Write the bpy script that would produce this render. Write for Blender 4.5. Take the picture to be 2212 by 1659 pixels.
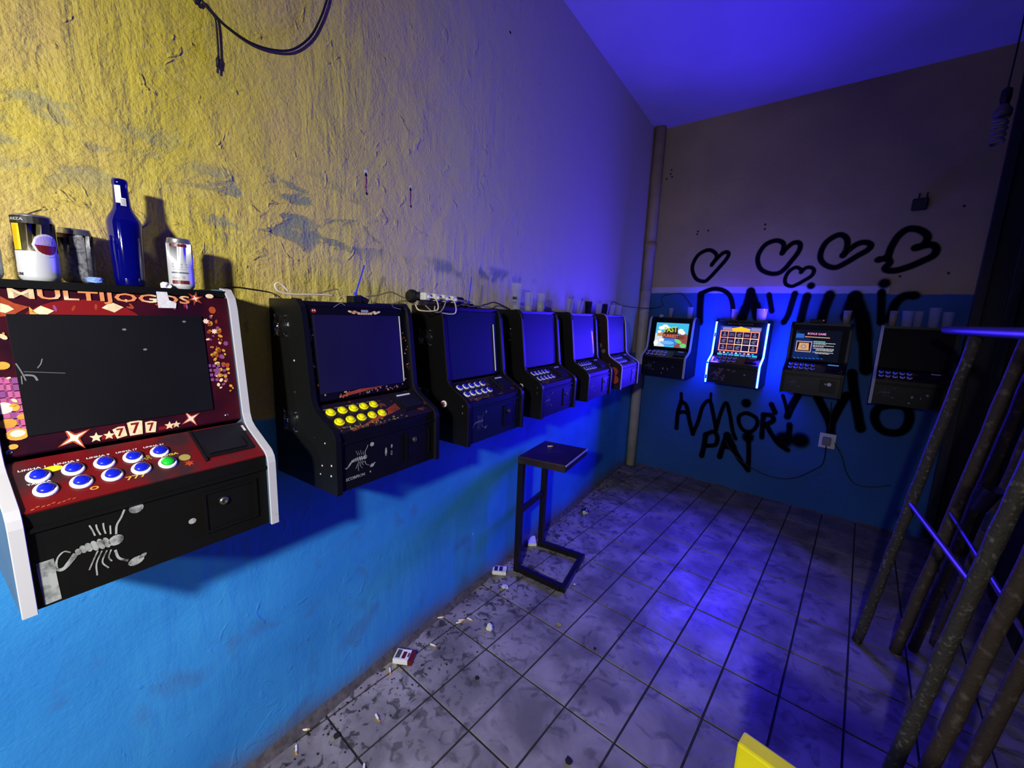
import bpy, bmesh, math, random
from mathutils import Vector, Matrix
random.seed(7)
C = bpy.context.scene.collection
for o in list(bpy.data.objects): bpy.data.objects.remove(o)

# ------------------------------------------------------------------ camera
F = 905.27
CAM = Vector((0, 0, 1.4829))
RT = Vector((0.766, 0.642, 0.040)); DN_ = Vector((0.139, -0.105, -0.985)); FW = Vector((-0.628, 0.760, -0.169))
FW.normalize(); RT = (RT - FW * RT.dot(FW)).normalized(); DN_ = FW.cross(RT).normalized()
cam = bpy.data.cameras.new('camera'); co = bpy.data.objects.new('camera', cam); C.objects.link(co)
m = Matrix((RT, -DN_, -FW)).transposed().to_4x4(); m.translation = CAM
co.matrix_world = m
cam.sensor_width = 36; cam.lens = F / 2212 * 36; cam.clip_start = 0.02
bpy.context.scene.camera = co
# ------------------------------------------------------------------ world, exposure
sc = bpy.context.scene
sc.view_settings.view_transform = 'Standard'; sc.view_settings.look = 'None'
sc.view_settings.exposure = 0; sc.view_settings.gamma = 1; sc.view_settings.use_curve_mapping = False
w = bpy.data.worlds.new('night'); sc.world = w; w.use_nodes = True
bg = w.node_tree.nodes['Background']; bg.inputs[0].default_value = (1.0, 0.86, 0.70, 1); bg.inputs[1].default_value = 0.017

# left wall frame: s runs along the wall, d out into the room, z up
KX, AX = -0.108, -1.28
n_ = math.hypot(1, KX)
DS = Vector((KX, 1, 0)) / n_; DW = Vector((1, -KX, 0)) / n_
O = Vector((AX, 0, 0)); YB = 4.01; CZ = 3.17; XR = 0.78; YF = -1.6
def W(s, d, z): return O + DS * s + DW * d + Vector((0, 0, z))

def area(name, loc, target, sx, sy, power, col, spread=3.14):
    l = bpy.data.lights.new(name, 'AREA'); l.shape = 'RECTANGLE'; l.size = sx; l.size_y = sy
    l.energy = power; l.color = col; l.spread = spread
    o = bpy.data.objects.new(name, l); C.objects.link(o); o.location = loc
    o.rotation_euler = (Vector(target) - Vector(loc)).to_track_quat('-Z', 'Y').to_euler()
    return o
LEDP, LEDS, CHH, GLOW, BACK = 125, 220, .0085, 40, .13      # light strip power per metre, bead radiance
# lamps of the entrance, left of and behind the camera
area('entrance_lamp', W(-1.06, 1.25, 1.85), W(0.0, 0.0, 0.9), 0.10, 0.10, 34, (1.0, 0.96, 0.88), 2.35)
area('entrance_lamp', W(-2.4, 1.6, 2.2), W(-0.4, 0.0, 0.4), 0.14, 0.14, 7, (1.0, 0.95, 0.86), 1.2)

# ------------------------------------------------------------------ pixel -> point on a real plane
def ray(u, v): return RT * ((u - 1106) / F) + DN_ * ((v - 829.5) / F) + FW
def hit(u, v, p, n):
    r = ray(u, v); n = Vector(n); return CAM + r * ((Vector(p) - CAM).dot(n) / r.dot(n))
def onfloor(u, v, z=0): return hit(u, v, (0, 0, z), (0, 0, 1))
def onleft(u, v, d=0): return hit(u, v, W(0, d, 0), DW)
def onback(u, v, d=0): return hit(u, v, (0, YB - d, 0), (0, 1, 0))

# ------------------------------------------------------------------ materials
def lin(c):
    return tuple(((x / 255) / 12.92 if x / 255 <= .04045 else ((x / 255 + .055) / 1.055) ** 2.4) for x in c) + (1,)
MATS = {}
def mat(name, c, rough=.6, metal=0, spec=.5, var=0, scale=20, bump=0, bscale=60, coat=0, trans=0, ior=1.45, emit=0, c2=None, thr=(.5, .6)):
    if name in MATS: return MATS[name]
    m = bpy.data.materials.new(name); m.use_nodes = True; nt = m.node_tree; b = nt.nodes['Principled BSDF']
    col = lin(c); b.inputs['Base Color'].default_value = col
    b.inputs['Roughness'].default_value = rough; b.inputs['Metallic'].default_value = metal
    b.inputs['Specular IOR Level'].default_value = spec; b.inputs['Coat Weight'].default_value = coat
    b.inputs['Transmission Weight'].default_value = trans; b.inputs['IOR'].default_value = ior
    if emit:
        b.inputs['Emission Color'].default_value = col; b.inputs['Emission Strength'].default_value = emit
    tc = nt.nodes.new('ShaderNodeTexCoord')
    if var or c2:
        n = nt.nodes.new('ShaderNodeTexNoise'); n.inputs['Scale'].default_value = scale; n.inputs['Detail'].default_value = 5
        nt.links.new(tc.outputs['Object'], n.inputs['Vector'])
        r = nt.nodes.new('ShaderNodeValToRGB')
        if c2:
            r.color_ramp.elements[0].position = thr[0]; r.color_ramp.elements[1].position = thr[1]
            r.color_ramp.elements[0].color = col; r.color_ramp.elements[1].color = lin(c2)
        else:
            r.color_ramp.elements[0].position = .3; r.color_ramp.elements[1].position = .7
            r.color_ramp.elements[0].color = tuple(x * (1 - var) for x in col[:3]) + (1,)
            r.color_ramp.elements[1].color = tuple(min(1, x * (1 + var)) for x in col[:3]) + (1,)
        nt.links.new(n.outputs['Fac'], r.inputs['Fac']); nt.links.new(r.outputs['Color'], b.inputs['Base Color'])
    if bump:
        n = nt.nodes.new('ShaderNodeTexNoise'); n.inputs['Scale'].default_value = bscale; n.inputs['Detail'].default_value = 4
        nt.links.new(tc.outputs['Object'], n.inputs['Vector'])
        bp = nt.nodes.new('ShaderNodeBump'); bp.inputs['Strength'].default_value = bump; bp.inputs['Distance'].default_value = .004
        nt.links.new(n.outputs['Fac'], bp.inputs['Height']); nt.links.new(bp.outputs['Normal'], b.inputs['Normal'])
    MATS[name] = m; return m

class NT:
    """tiny node helper for the wall and floor materials"""
    def __init__(s, name):
        s.m = bpy.data.materials.new(name); s.m.use_nodes = True; s.t = s.m.node_tree; s.b = s.t.nodes['Principled BSDF']
        s.tc = s.t.nodes.new('ShaderNodeTexCoord').outputs['Object']
        s.pos = s.t.nodes.new('ShaderNodeNewGeometry').outputs['Position']
    def L(s, a, b): s.t.links.new(a, b)
    def noise(s, scale, detail=4, vec=None, dist=0, rough=.5):
        n = s.t.nodes.new('ShaderNodeTexNoise'); n.inputs['Scale'].default_value = scale; n.inputs['Detail'].default_value = detail
        n.inputs['Distortion'].default_value = dist; n.inputs['Roughness'].default_value = rough
        s.L(vec or s.tc, n.inputs['Vector']); return n.outputs['Fac']
    def mapping(s, scale=(1, 1, 1), rot=(0, 0, 0), loc=(0, 0, 0), vec=None):
        n = s.t.nodes.new('ShaderNodeMapping'); n.inputs['Scale'].default_value = scale; n.inputs['Rotation'].default_value = rot
        n.inputs['Location'].default_value = loc; s.L(vec or s.tc, n.inputs['Vector']); return n.outputs['Vector']
    def math(s, op, a, b=None, clamp=False):
        n = s.t.nodes.new('ShaderNodeMath'); n.operation = op; n.use_clamp = clamp
        for i, x in enumerate((a, b)):
            if x is None: continue
            if hasattr(x, 'links'): s.L(x, n.inputs[i])
            else: n.inputs[i].default_value = x
        return n.outputs[0]
    def ramp(s, v, a, b):      # smooth 0..1 between a and b
        n = s.t.nodes.new('ShaderNodeMapRange'); n.interpolation_type = 'SMOOTHSTEP'
        s.L(v, n.inputs['Value']); n.inputs['From Min'].default_value = a; n.inputs['From Max'].default_value = b; return n.outputs[0]
    def mix(s, f, a, b):
        n = s.t.nodes.new('ShaderNodeMix'); n.data_type = 'RGBA'
        if hasattr(f, 'links'): s.L(f, n.inputs['Factor'])
        else: n.inputs['Factor'].default_value = f
        for i, x in ((6, a), (7, b)):
            if hasattr(x, 'links'): s.L(x, n.inputs[i])
            else: n.inputs[i].default_value = x if len(x) == 4 else lin(x)
        return n.outputs[2]
    def xyz(s, v=None):
        n = s.t.nodes.new('ShaderNodeSeparateXYZ'); s.L(v or s.tc, n.inputs[0]); return n.outputs
    def bump(s, h, strength, dist):
        n = s.t.nodes.new('ShaderNodeBump'); n.inputs['Strength'].default_value = strength; n.inputs['Distance'].default_value = dist
        s.L(h, n.inputs['Height']); s.L(n.outputs['Normal'], s.b.inputs['Normal'])

YEL, BLU = (178, 168, 78), (28, 104, 172)
def gauss2(t, X, Z, cx, cz, rx, rz):
    a = t.math('DIVIDE', t.math('SUBTRACT', X, cx), rx); b = t.math('DIVIDE', t.math('SUBTRACT', Z, cz), rz)
    r = t.math('ADD', t.math('MULTIPLY', a, a), t.math('MULTIPLY', b, b)); return t.ramp(r, 1.0, 0.0)
def left_wall_mat():
    t = NT('painted_plaster_left'); X, Y, Z = t.xyz()
    edge = t.math('ADD', Z, t.math('MULTIPLY', t.math('SUBTRACT', t.noise(14, 3), .5), .03))
    up = t.ramp(edge, 1.135, 1.150)
    big = t.noise(2.2, 5); fine = t.noise(45, 5)
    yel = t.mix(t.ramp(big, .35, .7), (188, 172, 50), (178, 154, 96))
    yel = t.mix(t.math('MULTIPLY', t.ramp(X, .35, 1.5), .88), yel, (194, 186, 164))  # cream towards the far end puts the blue light's effect into the paint
    yel = t.mix(t.math('MULTIPLY', t.ramp(fine, .45, .75), .35), yel, (206, 194, 100))
    # paint rubbed through to the old blue-grey coat
    blob = gauss2(t, X, Z, .62, 1.74, .42, .16)
    rub = t.math('MULTIPLY', blob, t.ramp(t.noise(7, 6, t.mapping((1, 1, 2.6), (0, -.35, 0)), .8), .50, .60))
    blob2 = gauss2(t, X, Z, .02, 1.80, .42, .14)
    rub2 = t.math('MULTIPLY', blob2, t.ramp(t.noise(9, 6, t.mapping((1, 1, 2)), .6), .50, .62))
    blob3 = gauss2(t, X, Z, 1.5, 1.66, .6, .05)
    rub3 = t.math('MULTIPLY', blob3, t.ramp(t.noise(8, 5), .48, .6))
    rr = t.math('MAXIMUM', rub, t.math('MAXIMUM', t.math('MULTIPLY', rub2, .6), rub3))
    yel = t.mix(t.math('MULTIPLY', rr, .8), yel, (96, 112, 112))
    blu = t.mix(t.ramp(big, .35, .7), (34, 122, 192), (48, 140, 208))
    chips = t.math('MULTIPLY', t.ramp(t.noise(26, 2, t.mapping((1, 1, .55))), .755, .79), .8)
    blu = t.mix(chips, blu, (170, 185, 200))
    scuff = t.math('MULTIPLY', t.ramp(t.noise(6, 6, None, .6), .56, .72), .4)
    blu = t.mix(scuff, blu, (60, 84, 128))
    blu = t.mix(t.math('MULTIPLY', t.ramp(t.math('ADD', Z, t.math('MULTIPLY', big, .16)), .22, .07), .85), blu, (92, 90, 88))
    t.L(t.mix(up, blu, yel), t.b.inputs['Base Color'])
    t.b.inputs['Roughness'].default_value = .62
    # relief: lumps, trowel streaks, orange peel; fades towards the far end
    lump = t.noise(6.5, 9, t.mapping((1, 1, .8), (0, .5, 0)), .35, .62)
    streak = t.math('MULTIPLY', t.noise(24, 4, t.mapping((1, 1, .14), (0, .18, 0)), .3), t.ramp(t.noise(1.7, 2), .42, .62))
    crater = t.ramp(t.noise(11, 3, None, 1.5), .63, .72)
    h = t.math('ADD', t.math('MULTIPLY', lump, .9), t.math('MULTIPLY', streak, .55))
    h = t.math('ADD', h, t.math('MULTIPLY', t.noise(120, 3), .12)); h = t.math('ADD', h, t.math('MULTIPLY', crater, .16))
    h = t.math('ADD', h, t.math('MULTIPLY', rr, -.12))
    fade = t.ramp(X, 2.3, .3); low = t.math('ADD', t.math('MULTIPLY', up, .75), .25)
    h = t.math('MULTIPLY', h, t.math('MULTIPLY', t.math('ADD', t.math('MULTIPLY', fade, .85), .15), low))
    t.bump(h, 1.0, .028); return t.m
def back_wall_mat():
    t = NT('painted_plaster_back'); X, Y, Z = t.xyz(t.pos)
    e = t.math('ADD', Z, t.math('MULTIPLY', t.math('SUBTRACT', t.noise(12, 3), .5), .018))
    yel = t.mix(t.ramp(t.noise(1.6, 4), .35, .7), (176, 158, 104), (158, 140, 96))
    band = t.math('MULTIPLY', t.ramp(X, .10, .085), t.ramp(e, 1.712, 1.722))
    blu = t.mix(t.ramp(t.noise(2, 4), .35, .7), (20, 76, 134), (26, 86, 146))
    blu = t.mix(band, blu, (176, 170, 178))
    t.L(t.mix(t.math('MAXIMUM', t.ramp(e, 1.767, 1.775), t.math('MULTIPLY', t.ramp(X, .085, .10), t.ramp(e, 1.708, 1.716))), blu, yel), t.b.inputs['Base Color'])
    t.b.inputs['Roughness'].default_value = .7
    t.bump(t.math('ADD', t.noise(9, 5), t.math('MULTIPLY', t.noise(70, 3), .2)), .5, .008); return t.m
def tile_mat():
    t = NT('worn_ceramic_tile'); X, Y, Z = t.xyz(t.pos)
    oi = t.t.nodes.new('ShaderNodeObjectInfo').outputs['Random']
    base = t.mix(t.ramp(t.noise(5, 6, t.pos, .5), .3, .72), (104, 100, 102), (158, 152, 152))
    base = t.mix(t.math('MULTIPLY', oi, .30), base, (112, 106, 104))
    mott = t.math('MULTIPLY', t.ramp(t.noise(13, 6, t.pos, 1.0), .52, .68), .6)
    base = t.mix(mott, base, (74, 70, 70))
    # grime collects along the left wall
    dist = t.math('ADD', X, t.math('MULTIPLY', Y, .108))
    near = t.ramp(dist, -.62, -1.18)
    blot = t.math('MULTIPLY', t.ramp(t.noise(26, 5, t.pos, .7), .54, .62), near)
    base = t.mix(t.math('MULTIPLY', blot, .8), base, (44, 42, 40))
    base = t.mix(t.math('MULTIPLY', t.ramp(Y, 2.9, 3.9), .45), base, (70, 60, 56))  # tiles get darker towards the back wall
    t.L(base, t.b.inputs['Base Color'])
    t.b.inputs['Specular IOR Level'].default_value = .13
    wet = t.ramp(t.noise(3, 3, t.pos), .35, .65)
    t.L(t.math('ADD', t.math('MULTIPLY', wet, .22), .28), t.b.inputs['Roughness'])
    t.bump(t.noise(22, 5, t.pos), .35, .006); return t.m
M = dict(
    blk=mat('black_laminate', (9, 9, 10), .42, spec=.35, scale=6, c2=(18, 18, 20), thr=(.55, .9)),
    blkchip=mat('chipped_black_paint', (14, 16, 16), .42, c2=(120, 118, 110), thr=(.735, .76), scale=32),
    gloss=mat('smoked_acrylic', (5, 20, 34), .55, spec=.22, coat=.04),
    dusty=mat('dusty_black_panel', (15, 15, 19), .36, var=.25, scale=5),
    white=mat('white_edge_vinyl', (176, 177, 182), .45, var=.12, scale=14, c2=(120, 116, 108), thr=(.66, .74)),
    wplast=mat('white_plastic', (225, 225, 225), .3), grey=mat('grey_steel', (120, 120, 122), .35, .9),
    chrome=mat('chrome', (205, 205, 208), .18, 1), cap=mat('blue_button_plastic', (14, 30, 190), .25),
    green=mat('green_button_plastic', (20, 190, 50), .25), yellow=mat('yellow_button_plastic', (228, 222, 12), .3),
    dark=mat('dark_recess', (6, 6, 8), .6), print=mat('faded_white_print', (150, 155, 152), .6, c2=(60, 62, 62), thr=(.45, .7), scale=60),
    maroon=mat('maroon_art_print', (34, 8, 24), .3, c2=(66, 12, 28), thr=(.42, .66), scale=9),
    redart=mat('red_art_print', (100, 14, 18), .3, c2=(52, 30, 34), thr=(.48, .62), scale=14),
    flame=mat('flame_art_print', (22, 14, 24), .35, c2=(150, 84, 34), thr=(.58, .70), scale=22),
    gold=mat('gold_ink', (205, 150, 60), .4, var=.25, scale=40), cream=mat('cream_ink', (226, 200, 160), .4, var=.2, scale=60),
    pinkt=mat('pink_ink', (176, 88, 140), .4, var=.3, scale=18), star=mat('pale_ink', (240, 205, 190), .4),
    copper=mat('copper_ink', (205, 132, 84), .35, c2=(238, 214, 176), thr=(.5, .66), scale=22), redi=mat('red_ink', (120, 16, 20), .4),
    oliv=mat('coin_ink', (150, 140, 80), .4, c2=(60, 50, 30), thr=(.5, .58), scale=120), orange=mat('orange_ink', (160, 66, 34), .4, var=.3, scale=50),
    whtxt=mat('white_ink', (215, 215, 215), .5), yltxt=mat('yellow_ink', (222, 205, 40), .5),
    rust=mat('rusty_pipe', (78, 66, 54), .75, c2=(122, 112, 98), thr=(.55, .75), scale=38, bump=.8, bscale=90),
    bark=mat('scaly_galvanised_pipe', (66, 62, 54), .7, c2=(128, 124, 114), thr=(.56, .74), scale=70, bump=1, bscale=120),
    dsteel=mat('dark_painted_steel', (34, 32, 42), .5, .2, var=.3, scale=8, bump=.3), seat=mat('dark_wood_seat', (34, 22, 22), .42, var=.4, scale=12, c2=(58, 44, 34), thr=(.5, .8)),
    stool=mat('black_square_tube', (24, 20, 20), .4, .3, bump=.2), violet=mat('violet_painted_tube', (76, 60, 170), .35, .3, var=.2),
    cable=mat('black_cable_rubber', (14, 14, 16), .5), wcable=mat('cream_cable', (205, 195, 165), .5), gcable=mat('grey_cable', (120, 110, 90), .5),
    glass=mat('clear_plastic_cup', (215, 218, 228), .18, spec=.9), smoke=mat('smoked_plastic_cup', (30, 28, 30), .18, spec=.9),
    cobalt=mat('cobalt_bottle_glass', (10, 16, 165), .05, trans=.75, ior=1.5, coat=.5), straw=mat('blue_straw', (60, 70, 220), .35),
    ciga=mat('cigarette_paper', (225, 220, 205), .8), filt=mat('filter_cork', (190, 140, 80), .8), paper=mat('crumpled_paper', (200, 200, 205), .8, bump=.6),
    packr=mat('dark_red_card', (96, 18, 24), .4), packg=mat('grey_photo_card', (70, 72, 66), .5, var=.4, scale=90),
    alu=mat('brushed_aluminium', (190, 192, 198), .28, .9), canw=mat('white_can_paint', (196, 200, 208), .3, .2), cand=mat('dark_can_paint', (62, 56, 34), .38, .15, var=.3),
    cany=mat('gold_can_paint', (226, 190, 30), .22, .4), canp=mat('plum_can_paint', (66, 28, 80), .3), cang=mat('grey_can_print', (128, 130, 138), .4, 0, c2=(88, 90, 98), thr=(.5, .6), scale=160),
    grout=mat('dark_grout', (40, 37, 38), .9, var=.3, scale=30, bump=.5), pvc=mat('old_white_pipe', (170, 164, 150), .5, var=.15, scale=8, bump=.2),
    pvcy=mat('yellowed_painted_pipe', (160, 140, 104), .6, var=.15, scale=8), dirt=mat('dirt_and_mortar', (74, 70, 68), .95, var=.4, scale=40, bump=1, bscale=60),
    debris=mat('black_debris', (24, 22, 22), .9), ylplast=mat('yellow_chair_plastic', (214, 204, 14), .45, var=.1, scale=20),
    ceil=mat('flat_ceiling_paint', (196, 188, 190), .8, var=.05, scale=3, bump=.3, bscale=40), rwall=mat('dark_sheet_metal', (24, 22, 34), .55, .1, var=.3, scale=4),
    skin=mat('side_art_print', (34, 12, 14), .4, c2=(110, 96, 84), thr=(.60, .63), scale=16), redp=mat('red_disc_ink', (170, 70, 48), .4),
    leaf=mat('dry_leaf', (150, 140, 70), .8), wallplate=mat('wall_plate_plastic', (200, 200, 200), .45),
)
M['glass'].node_tree.nodes['Principled BSDF'].inputs['Alpha'].default_value = .17
M['smoke'].node_tree.nodes['Principled BSDF'].inputs['Alpha'].default_value = .62
def emis(name, c, s):
    if name in MATS: return MATS[name]
    m = bpy.data.materials.new(name); m.use_nodes = True; nt = m.node_tree; nt.nodes.clear()
    e = nt.nodes.new('ShaderNodeEmission'); e.inputs[0].default_value = lin(c); e.inputs[1].default_value = s
    o = nt.nodes.new('ShaderNodeOutputMaterial'); nt.links.new(e.outputs[0], o.inputs[0]); MATS[name] = m; return m
def spray_mat():
    m = bpy.data.materials.new('black_spray_paint'); m.use_nodes = True; nt = m.node_tree; b = nt.nodes['Principled BSDF']
    b.inputs['Base Color'].default_value = lin((3, 3, 7)); b.inputs['Roughness'].default_value = .9; b.inputs['Specular IOR Level'].default_value = .08
    uv = nt.nodes.new('ShaderNodeUVMap'); s = nt.nodes.new('ShaderNodeSeparateXYZ'); nt.links.new(uv.outputs[0], s.inputs[0])
    a = nt.nodes.new('ShaderNodeMapRange'); a.interpolation_type = 'SMOOTHSTEP'; a.inputs['From Min'].default_value = 1.0; a.inputs['From Max'].default_value = .45
    nt.links.new(s.outputs[1], a.inputs['Value']); nt.links.new(a.outputs[0], b.inputs['Alpha']); return m
SPRAY = spray_mat()

# ------------------------------------------------------------------ object helpers
def link(name, bm, material, parent=None, smooth=False, kind=None, label=None):
    me = bpy.data.meshes.new(name); bmesh.ops.recalc_face_normals(bm, faces=bm.faces[:]) ; bm.to_mesh(me); bm.free()
    mats = material if isinstance(material, (list, tuple)) else [material]
    for x in mats: me.materials.append(x)
    if smooth: me.shade_smooth(); 
    o = bpy.data.objects.new(name, me); C.objects.link(o)
    if parent: o.parent = parent
    if kind: o['kind'] = kind
    elif any(k in name for k in ('artwork', 'print', 'lettering', 'picture', 'mark', 'chip', 'spot', 'hole', 'led_strip')): o['kind'] = 'stuff'
    if label: o['label'] = label
    return o
def tag(o, label, cat, group=None):
    o['label'] = label; o['category'] = cat
    if group: o['group'] = group
    return o
def thing(name, label, cat, loc=(0, 0, 0), mx=None, group=None):
    o = bpy.data.objects.new(name, None); C.objects.link(o); o.empty_display_size = .05
    if mx is not None: o.matrix_world = mx
    else: o.location = loc
    return tag(o, label, cat, group)
BM = bmesh.new
def box(bm, lo, hi, mx=None, mi=0, bev=0):
    g = bmesh.ops.create_cube(bm, size=1); vs = g['verts']
    for v in vs: v.co = Vector([lo[i] + (v.co[i] + .5) * (hi[i] - lo[i]) for i in range(3)])
    fs = list({f for v in vs for f in v.link_faces})
    if bev:
        r = bmesh.ops.bevel(bm, geom=list({e for v in vs for e in v.link_edges}), offset=bev, segments=2, affect='EDGES', profile=.5)
        fs = list(set(r['faces']) | {f for f in fs if f.is_valid}); vs = list({v for f in fs for v in f.verts})
    for f in fs: f.material_index = mi
    if mx: bmesh.ops.transform(bm, matrix=mx, verts=vs)
    return bm
def loft(bm, rings, close=True, cap=True, mi=0):
    R = [[bm.verts.new(p) for p in r] for r in rings]; n = len(R[0])
    for a, b in zip(R, R[1:]):
        for i in range(n if close else n - 1):
            f = bm.faces.new((a[i], a[(i + 1) % n], b[(i + 1) % n], b[i])); f.material_index = mi
    if cap:
        for r in (R[0], R[-1]):
            if len(r) > 2:
                f = bm.faces.new(r); f.material_index = mi
    return R
def prism(bm, pts, x0, x1, mi=0):          # pts are (y, z)
    return loft(bm, [[(x0, y, z) for y, z in pts], [(x1, y, z) for y, z in pts]], mi=mi)
def lathe(bm, prof, n=24, mx=None, mi=0, cap=True):
    rings = [[Vector((r * math.cos(2 * math.pi * i / n), r * math.sin(2 * math.pi * i / n), z)) for i in range(n)] for r, z in prof]
    if mx: rings = [[mx @ p for p in r] for r in rings]
    loft(bm, rings, cap=cap, mi=mi); return bm
def smoothpath(P, k=6):
    P = [Vector(p) for p in P]
    if len(P) < 3: return P
    Q = [P[0] * 2 - P[1]] + P + [P[-1] * 2 - P[-2]]; out = []
    for i in range(1, len(Q) - 2):
        a, b, c, d = Q[i - 1:i + 3]
        for j in range(k):
            t = j / k
            out.append(.5 * ((2 * b) + (c - a) * t + (2 * a - 5 * b + 4 * c - d) * t * t + (3 * b - a - 3 * c + d) * t ** 3))
    return out + [P[-1]]
def tube(bm, P, r, n=8, k=6, flat=1, mi=0):
    P = smoothpath(P, k) if k > 1 else [Vector(p) for p in P]; rings = []; up = Vector((.1, .2, 1)).normalized(); ref = None
    for i, p in enumerate(P):
        t = (P[min(i + 1, len(P) - 1)] - P[max(i - 1, 0)]).normalized()
        ref = (ref - t * ref.dot(t)) if ref is not None else (up - t * up.dot(t))
        if ref.length < 1e-4: ref = Vector((1, 0, 0)) - t * t.x
        ref.normalize(); b = t.cross(ref); rr = r[min(len(r) - 1, int(i * len(r) / len(P)))] if isinstance(r, list) else r
        rings.append([p + (ref * math.cos(2 * math.pi * j / n) * flat + b * math.sin(2 * math.pi * j / n)) * rr for j in range(n)])
    loft(bm, rings, mi=mi); return bm
def bar(bm, a, b, wx, wy, mi=0, upv=(0, 0, 1)):
    a, b = Vector(a), Vector(b); t = (b - a).normalized(); u = Vector(upv); u = (u - t * u.dot(t))
    if u.length < 1e-3: u = Vector((1, 0, 0)) - t * t.x
    u.normalize(); v = t.cross(u)
    loft(bm, [[p + u * (sx * wx / 2) + v * (sy * wy / 2) for sx, sy in ((-1, -1), (1, -1), (1, 1), (-1, 1))] for p in (a, b)], mi=mi); return bm

class Fr:
    """flat frame (origin, unit x, unit y, normal) for printing on a surface, inside a parent matrix"""
    def __init__(s, o, ux, uy, parent=None):
        s.o, s.ux, s.uy = Vector(o), Vector(ux).normalized(), Vector(uy).normalized(); s.n = s.ux.cross(s.uy).normalized()
        s.mx = parent.matrix_world.copy() if parent else Matrix(); s.inv = s.mx.inverted()
    def P(s, a, b, off=0): return s.o + s.ux * a + s.uy * b + s.n * off
    def px(s, u, v):     # image point -> (a, b) on the plane
        p = hit(u, v, s.mx @ s.o, (s.mx.to_3x3() @ s.n)); q = s.inv @ p - s.o; return (q.dot(s.ux), q.dot(s.uy))
def poly(bm, fr, pts, off=.0012, mi=0):
    f = bm.faces.new([bm.verts.new(fr.P(a, b, off)) for a, b in pts]); f.material_index = mi
def ell(bm, fr, c, rx, ry, ang=0, off=.0012, mi=0, n=14, inner=None):
    ca, sa = math.cos(ang), math.sin(ang)
    pt = lambda k, f: (c[0] + f * (rx * math.cos(k) * ca - ry * math.sin(k) * sa), c[1] + f * (rx * math.cos(k) * sa + ry * math.sin(k) * ca))
    A = [pt(2 * math.pi * i / n, 1) for i in range(n)]
    if inner is None: poly(bm, fr, A, off, mi); return
    B = [pt(2 * math.pi * i / n, inner) for i in range(n)]
    a = [bm.verts.new(fr.P(*p, off)) for p in A]; b = [bm.verts.new(fr.P(*p, off)) for p in B]
    for i in range(n):
        f = bm.faces.new((a[i], a[(i + 1) % n], b[(i + 1) % n], b[i])); f.material_index = mi
def sparkle(bm, fr, c, r, off=.0012, mi=0, k=4, inner=.22, ang=.3):
    poly(bm, fr, [(c[0] + (r if i % 2 == 0 else r * inner) * math.cos(ang + math.pi * i / k), c[1] + (r if i % 2 == 0 else r * inner) * math.sin(ang + math.pi * i / k)) for i in range(2 * k)], off, mi)
def ribbon(bm, fr, pts, w, off=.001, mi=0, k=5, uvl=None):
    P = smoothpath([(a, b, 0) for a, b in pts], k); L = []; n = len(P)
    for i, p in enumerate(P):
        t = (P[min(i + 1, n - 1)] - P[max(i - 1, 0)]); t = t.normalized() if t.length > 1e-9 else Vector((1, 0, 0)); nn = Vector((-t.y, t.x, 0))
        ww = w[min(len(w) - 1, int(i / n * len(w)))] if isinstance(w, (list, tuple)) else w
        L.append([bm.verts.new(fr.P(q.x, q.y, off)) for q in (p - nn * ww / 2, p, p + nn * ww / 2)])
    for a, b in zip(L, L[1:]):
        for j in range(2):
            f = bm.faces.new((a[j], b[j], b[j + 1], a[j + 1])); f.material_index = mi
            if uvl is not None:
                for l, v in zip(f.loops, ((j), (j), (j + 1), (j + 1))): l[uvl].uv = (0, abs(v - 1))
def disc_soft(bm, fr, c, r, off, uvl, mi=0):
    ce = bm.verts.new(fr.P(*c, off)); R = [bm.verts.new(fr.P(c[0] + r * math.cos(i * math.pi / 8), c[1] + r * math.sin(i * math.pi / 8), off)) for i in range(16)]
    for i in range(16):
        f = bm.faces.new((ce, R[i], R[(i + 1) % 16])); f.material_index = mi
        for l, v in zip(f.loops, (0, 1, 1)): l[uvl].uv = (0, v)
def textpts(s, size=1, bold=False):
    cu = bpy.data.curves.new('t', 'FONT'); cu.body = s; cu.size = size; cu.resolution_u = 2; cu.offset = .022 * size if bold else 0
    o = bpy.data.objects.new('t', cu); C.objects.link(o); bpy.context.view_layer.update()
    me = bpy.data.meshes.new_from_object(o.evaluated_get(bpy.context.evaluated_depsgraph_get()))
    V = [v.co.copy() for v in me.vertices]; Fc = [tuple(p.vertices) for p in me.polygons]
    bpy.data.objects.remove(o); bpy.data.curves.remove(cu); bpy.data.meshes.remove(me)
    return V, Fc
def text(bm, fr, s, x0, y0, width, height, off=.0015, mi=0, bold=True, bend=None, ang=0):
    V, Fc = textpts(s, 1, bold)
    if not V: return
    xs = [v.x for v in V]; ys = [v.y for v in V]; sx = width / (max(xs) - min(xs)); sy = height / max(1e-6, (max(ys) - min(ys))); mx_, my_ = min(xs), min(ys)
    vv = []
    for v in V:
        a = (v.x - mx_) * sx; b = (v.y - my_) * sy
        a, b = x0 + a * math.cos(ang) - b * math.sin(ang), y0 + a * math.sin(ang) + b * math.cos(ang)
        vv.append(bm.verts.new(bend(a, b) if bend else fr.P(a, b, off)))
    for f in Fc:
        try: g = bm.faces.new([vv[i] for i in f]); g.material_index = mi
        except ValueError: pass

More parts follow.
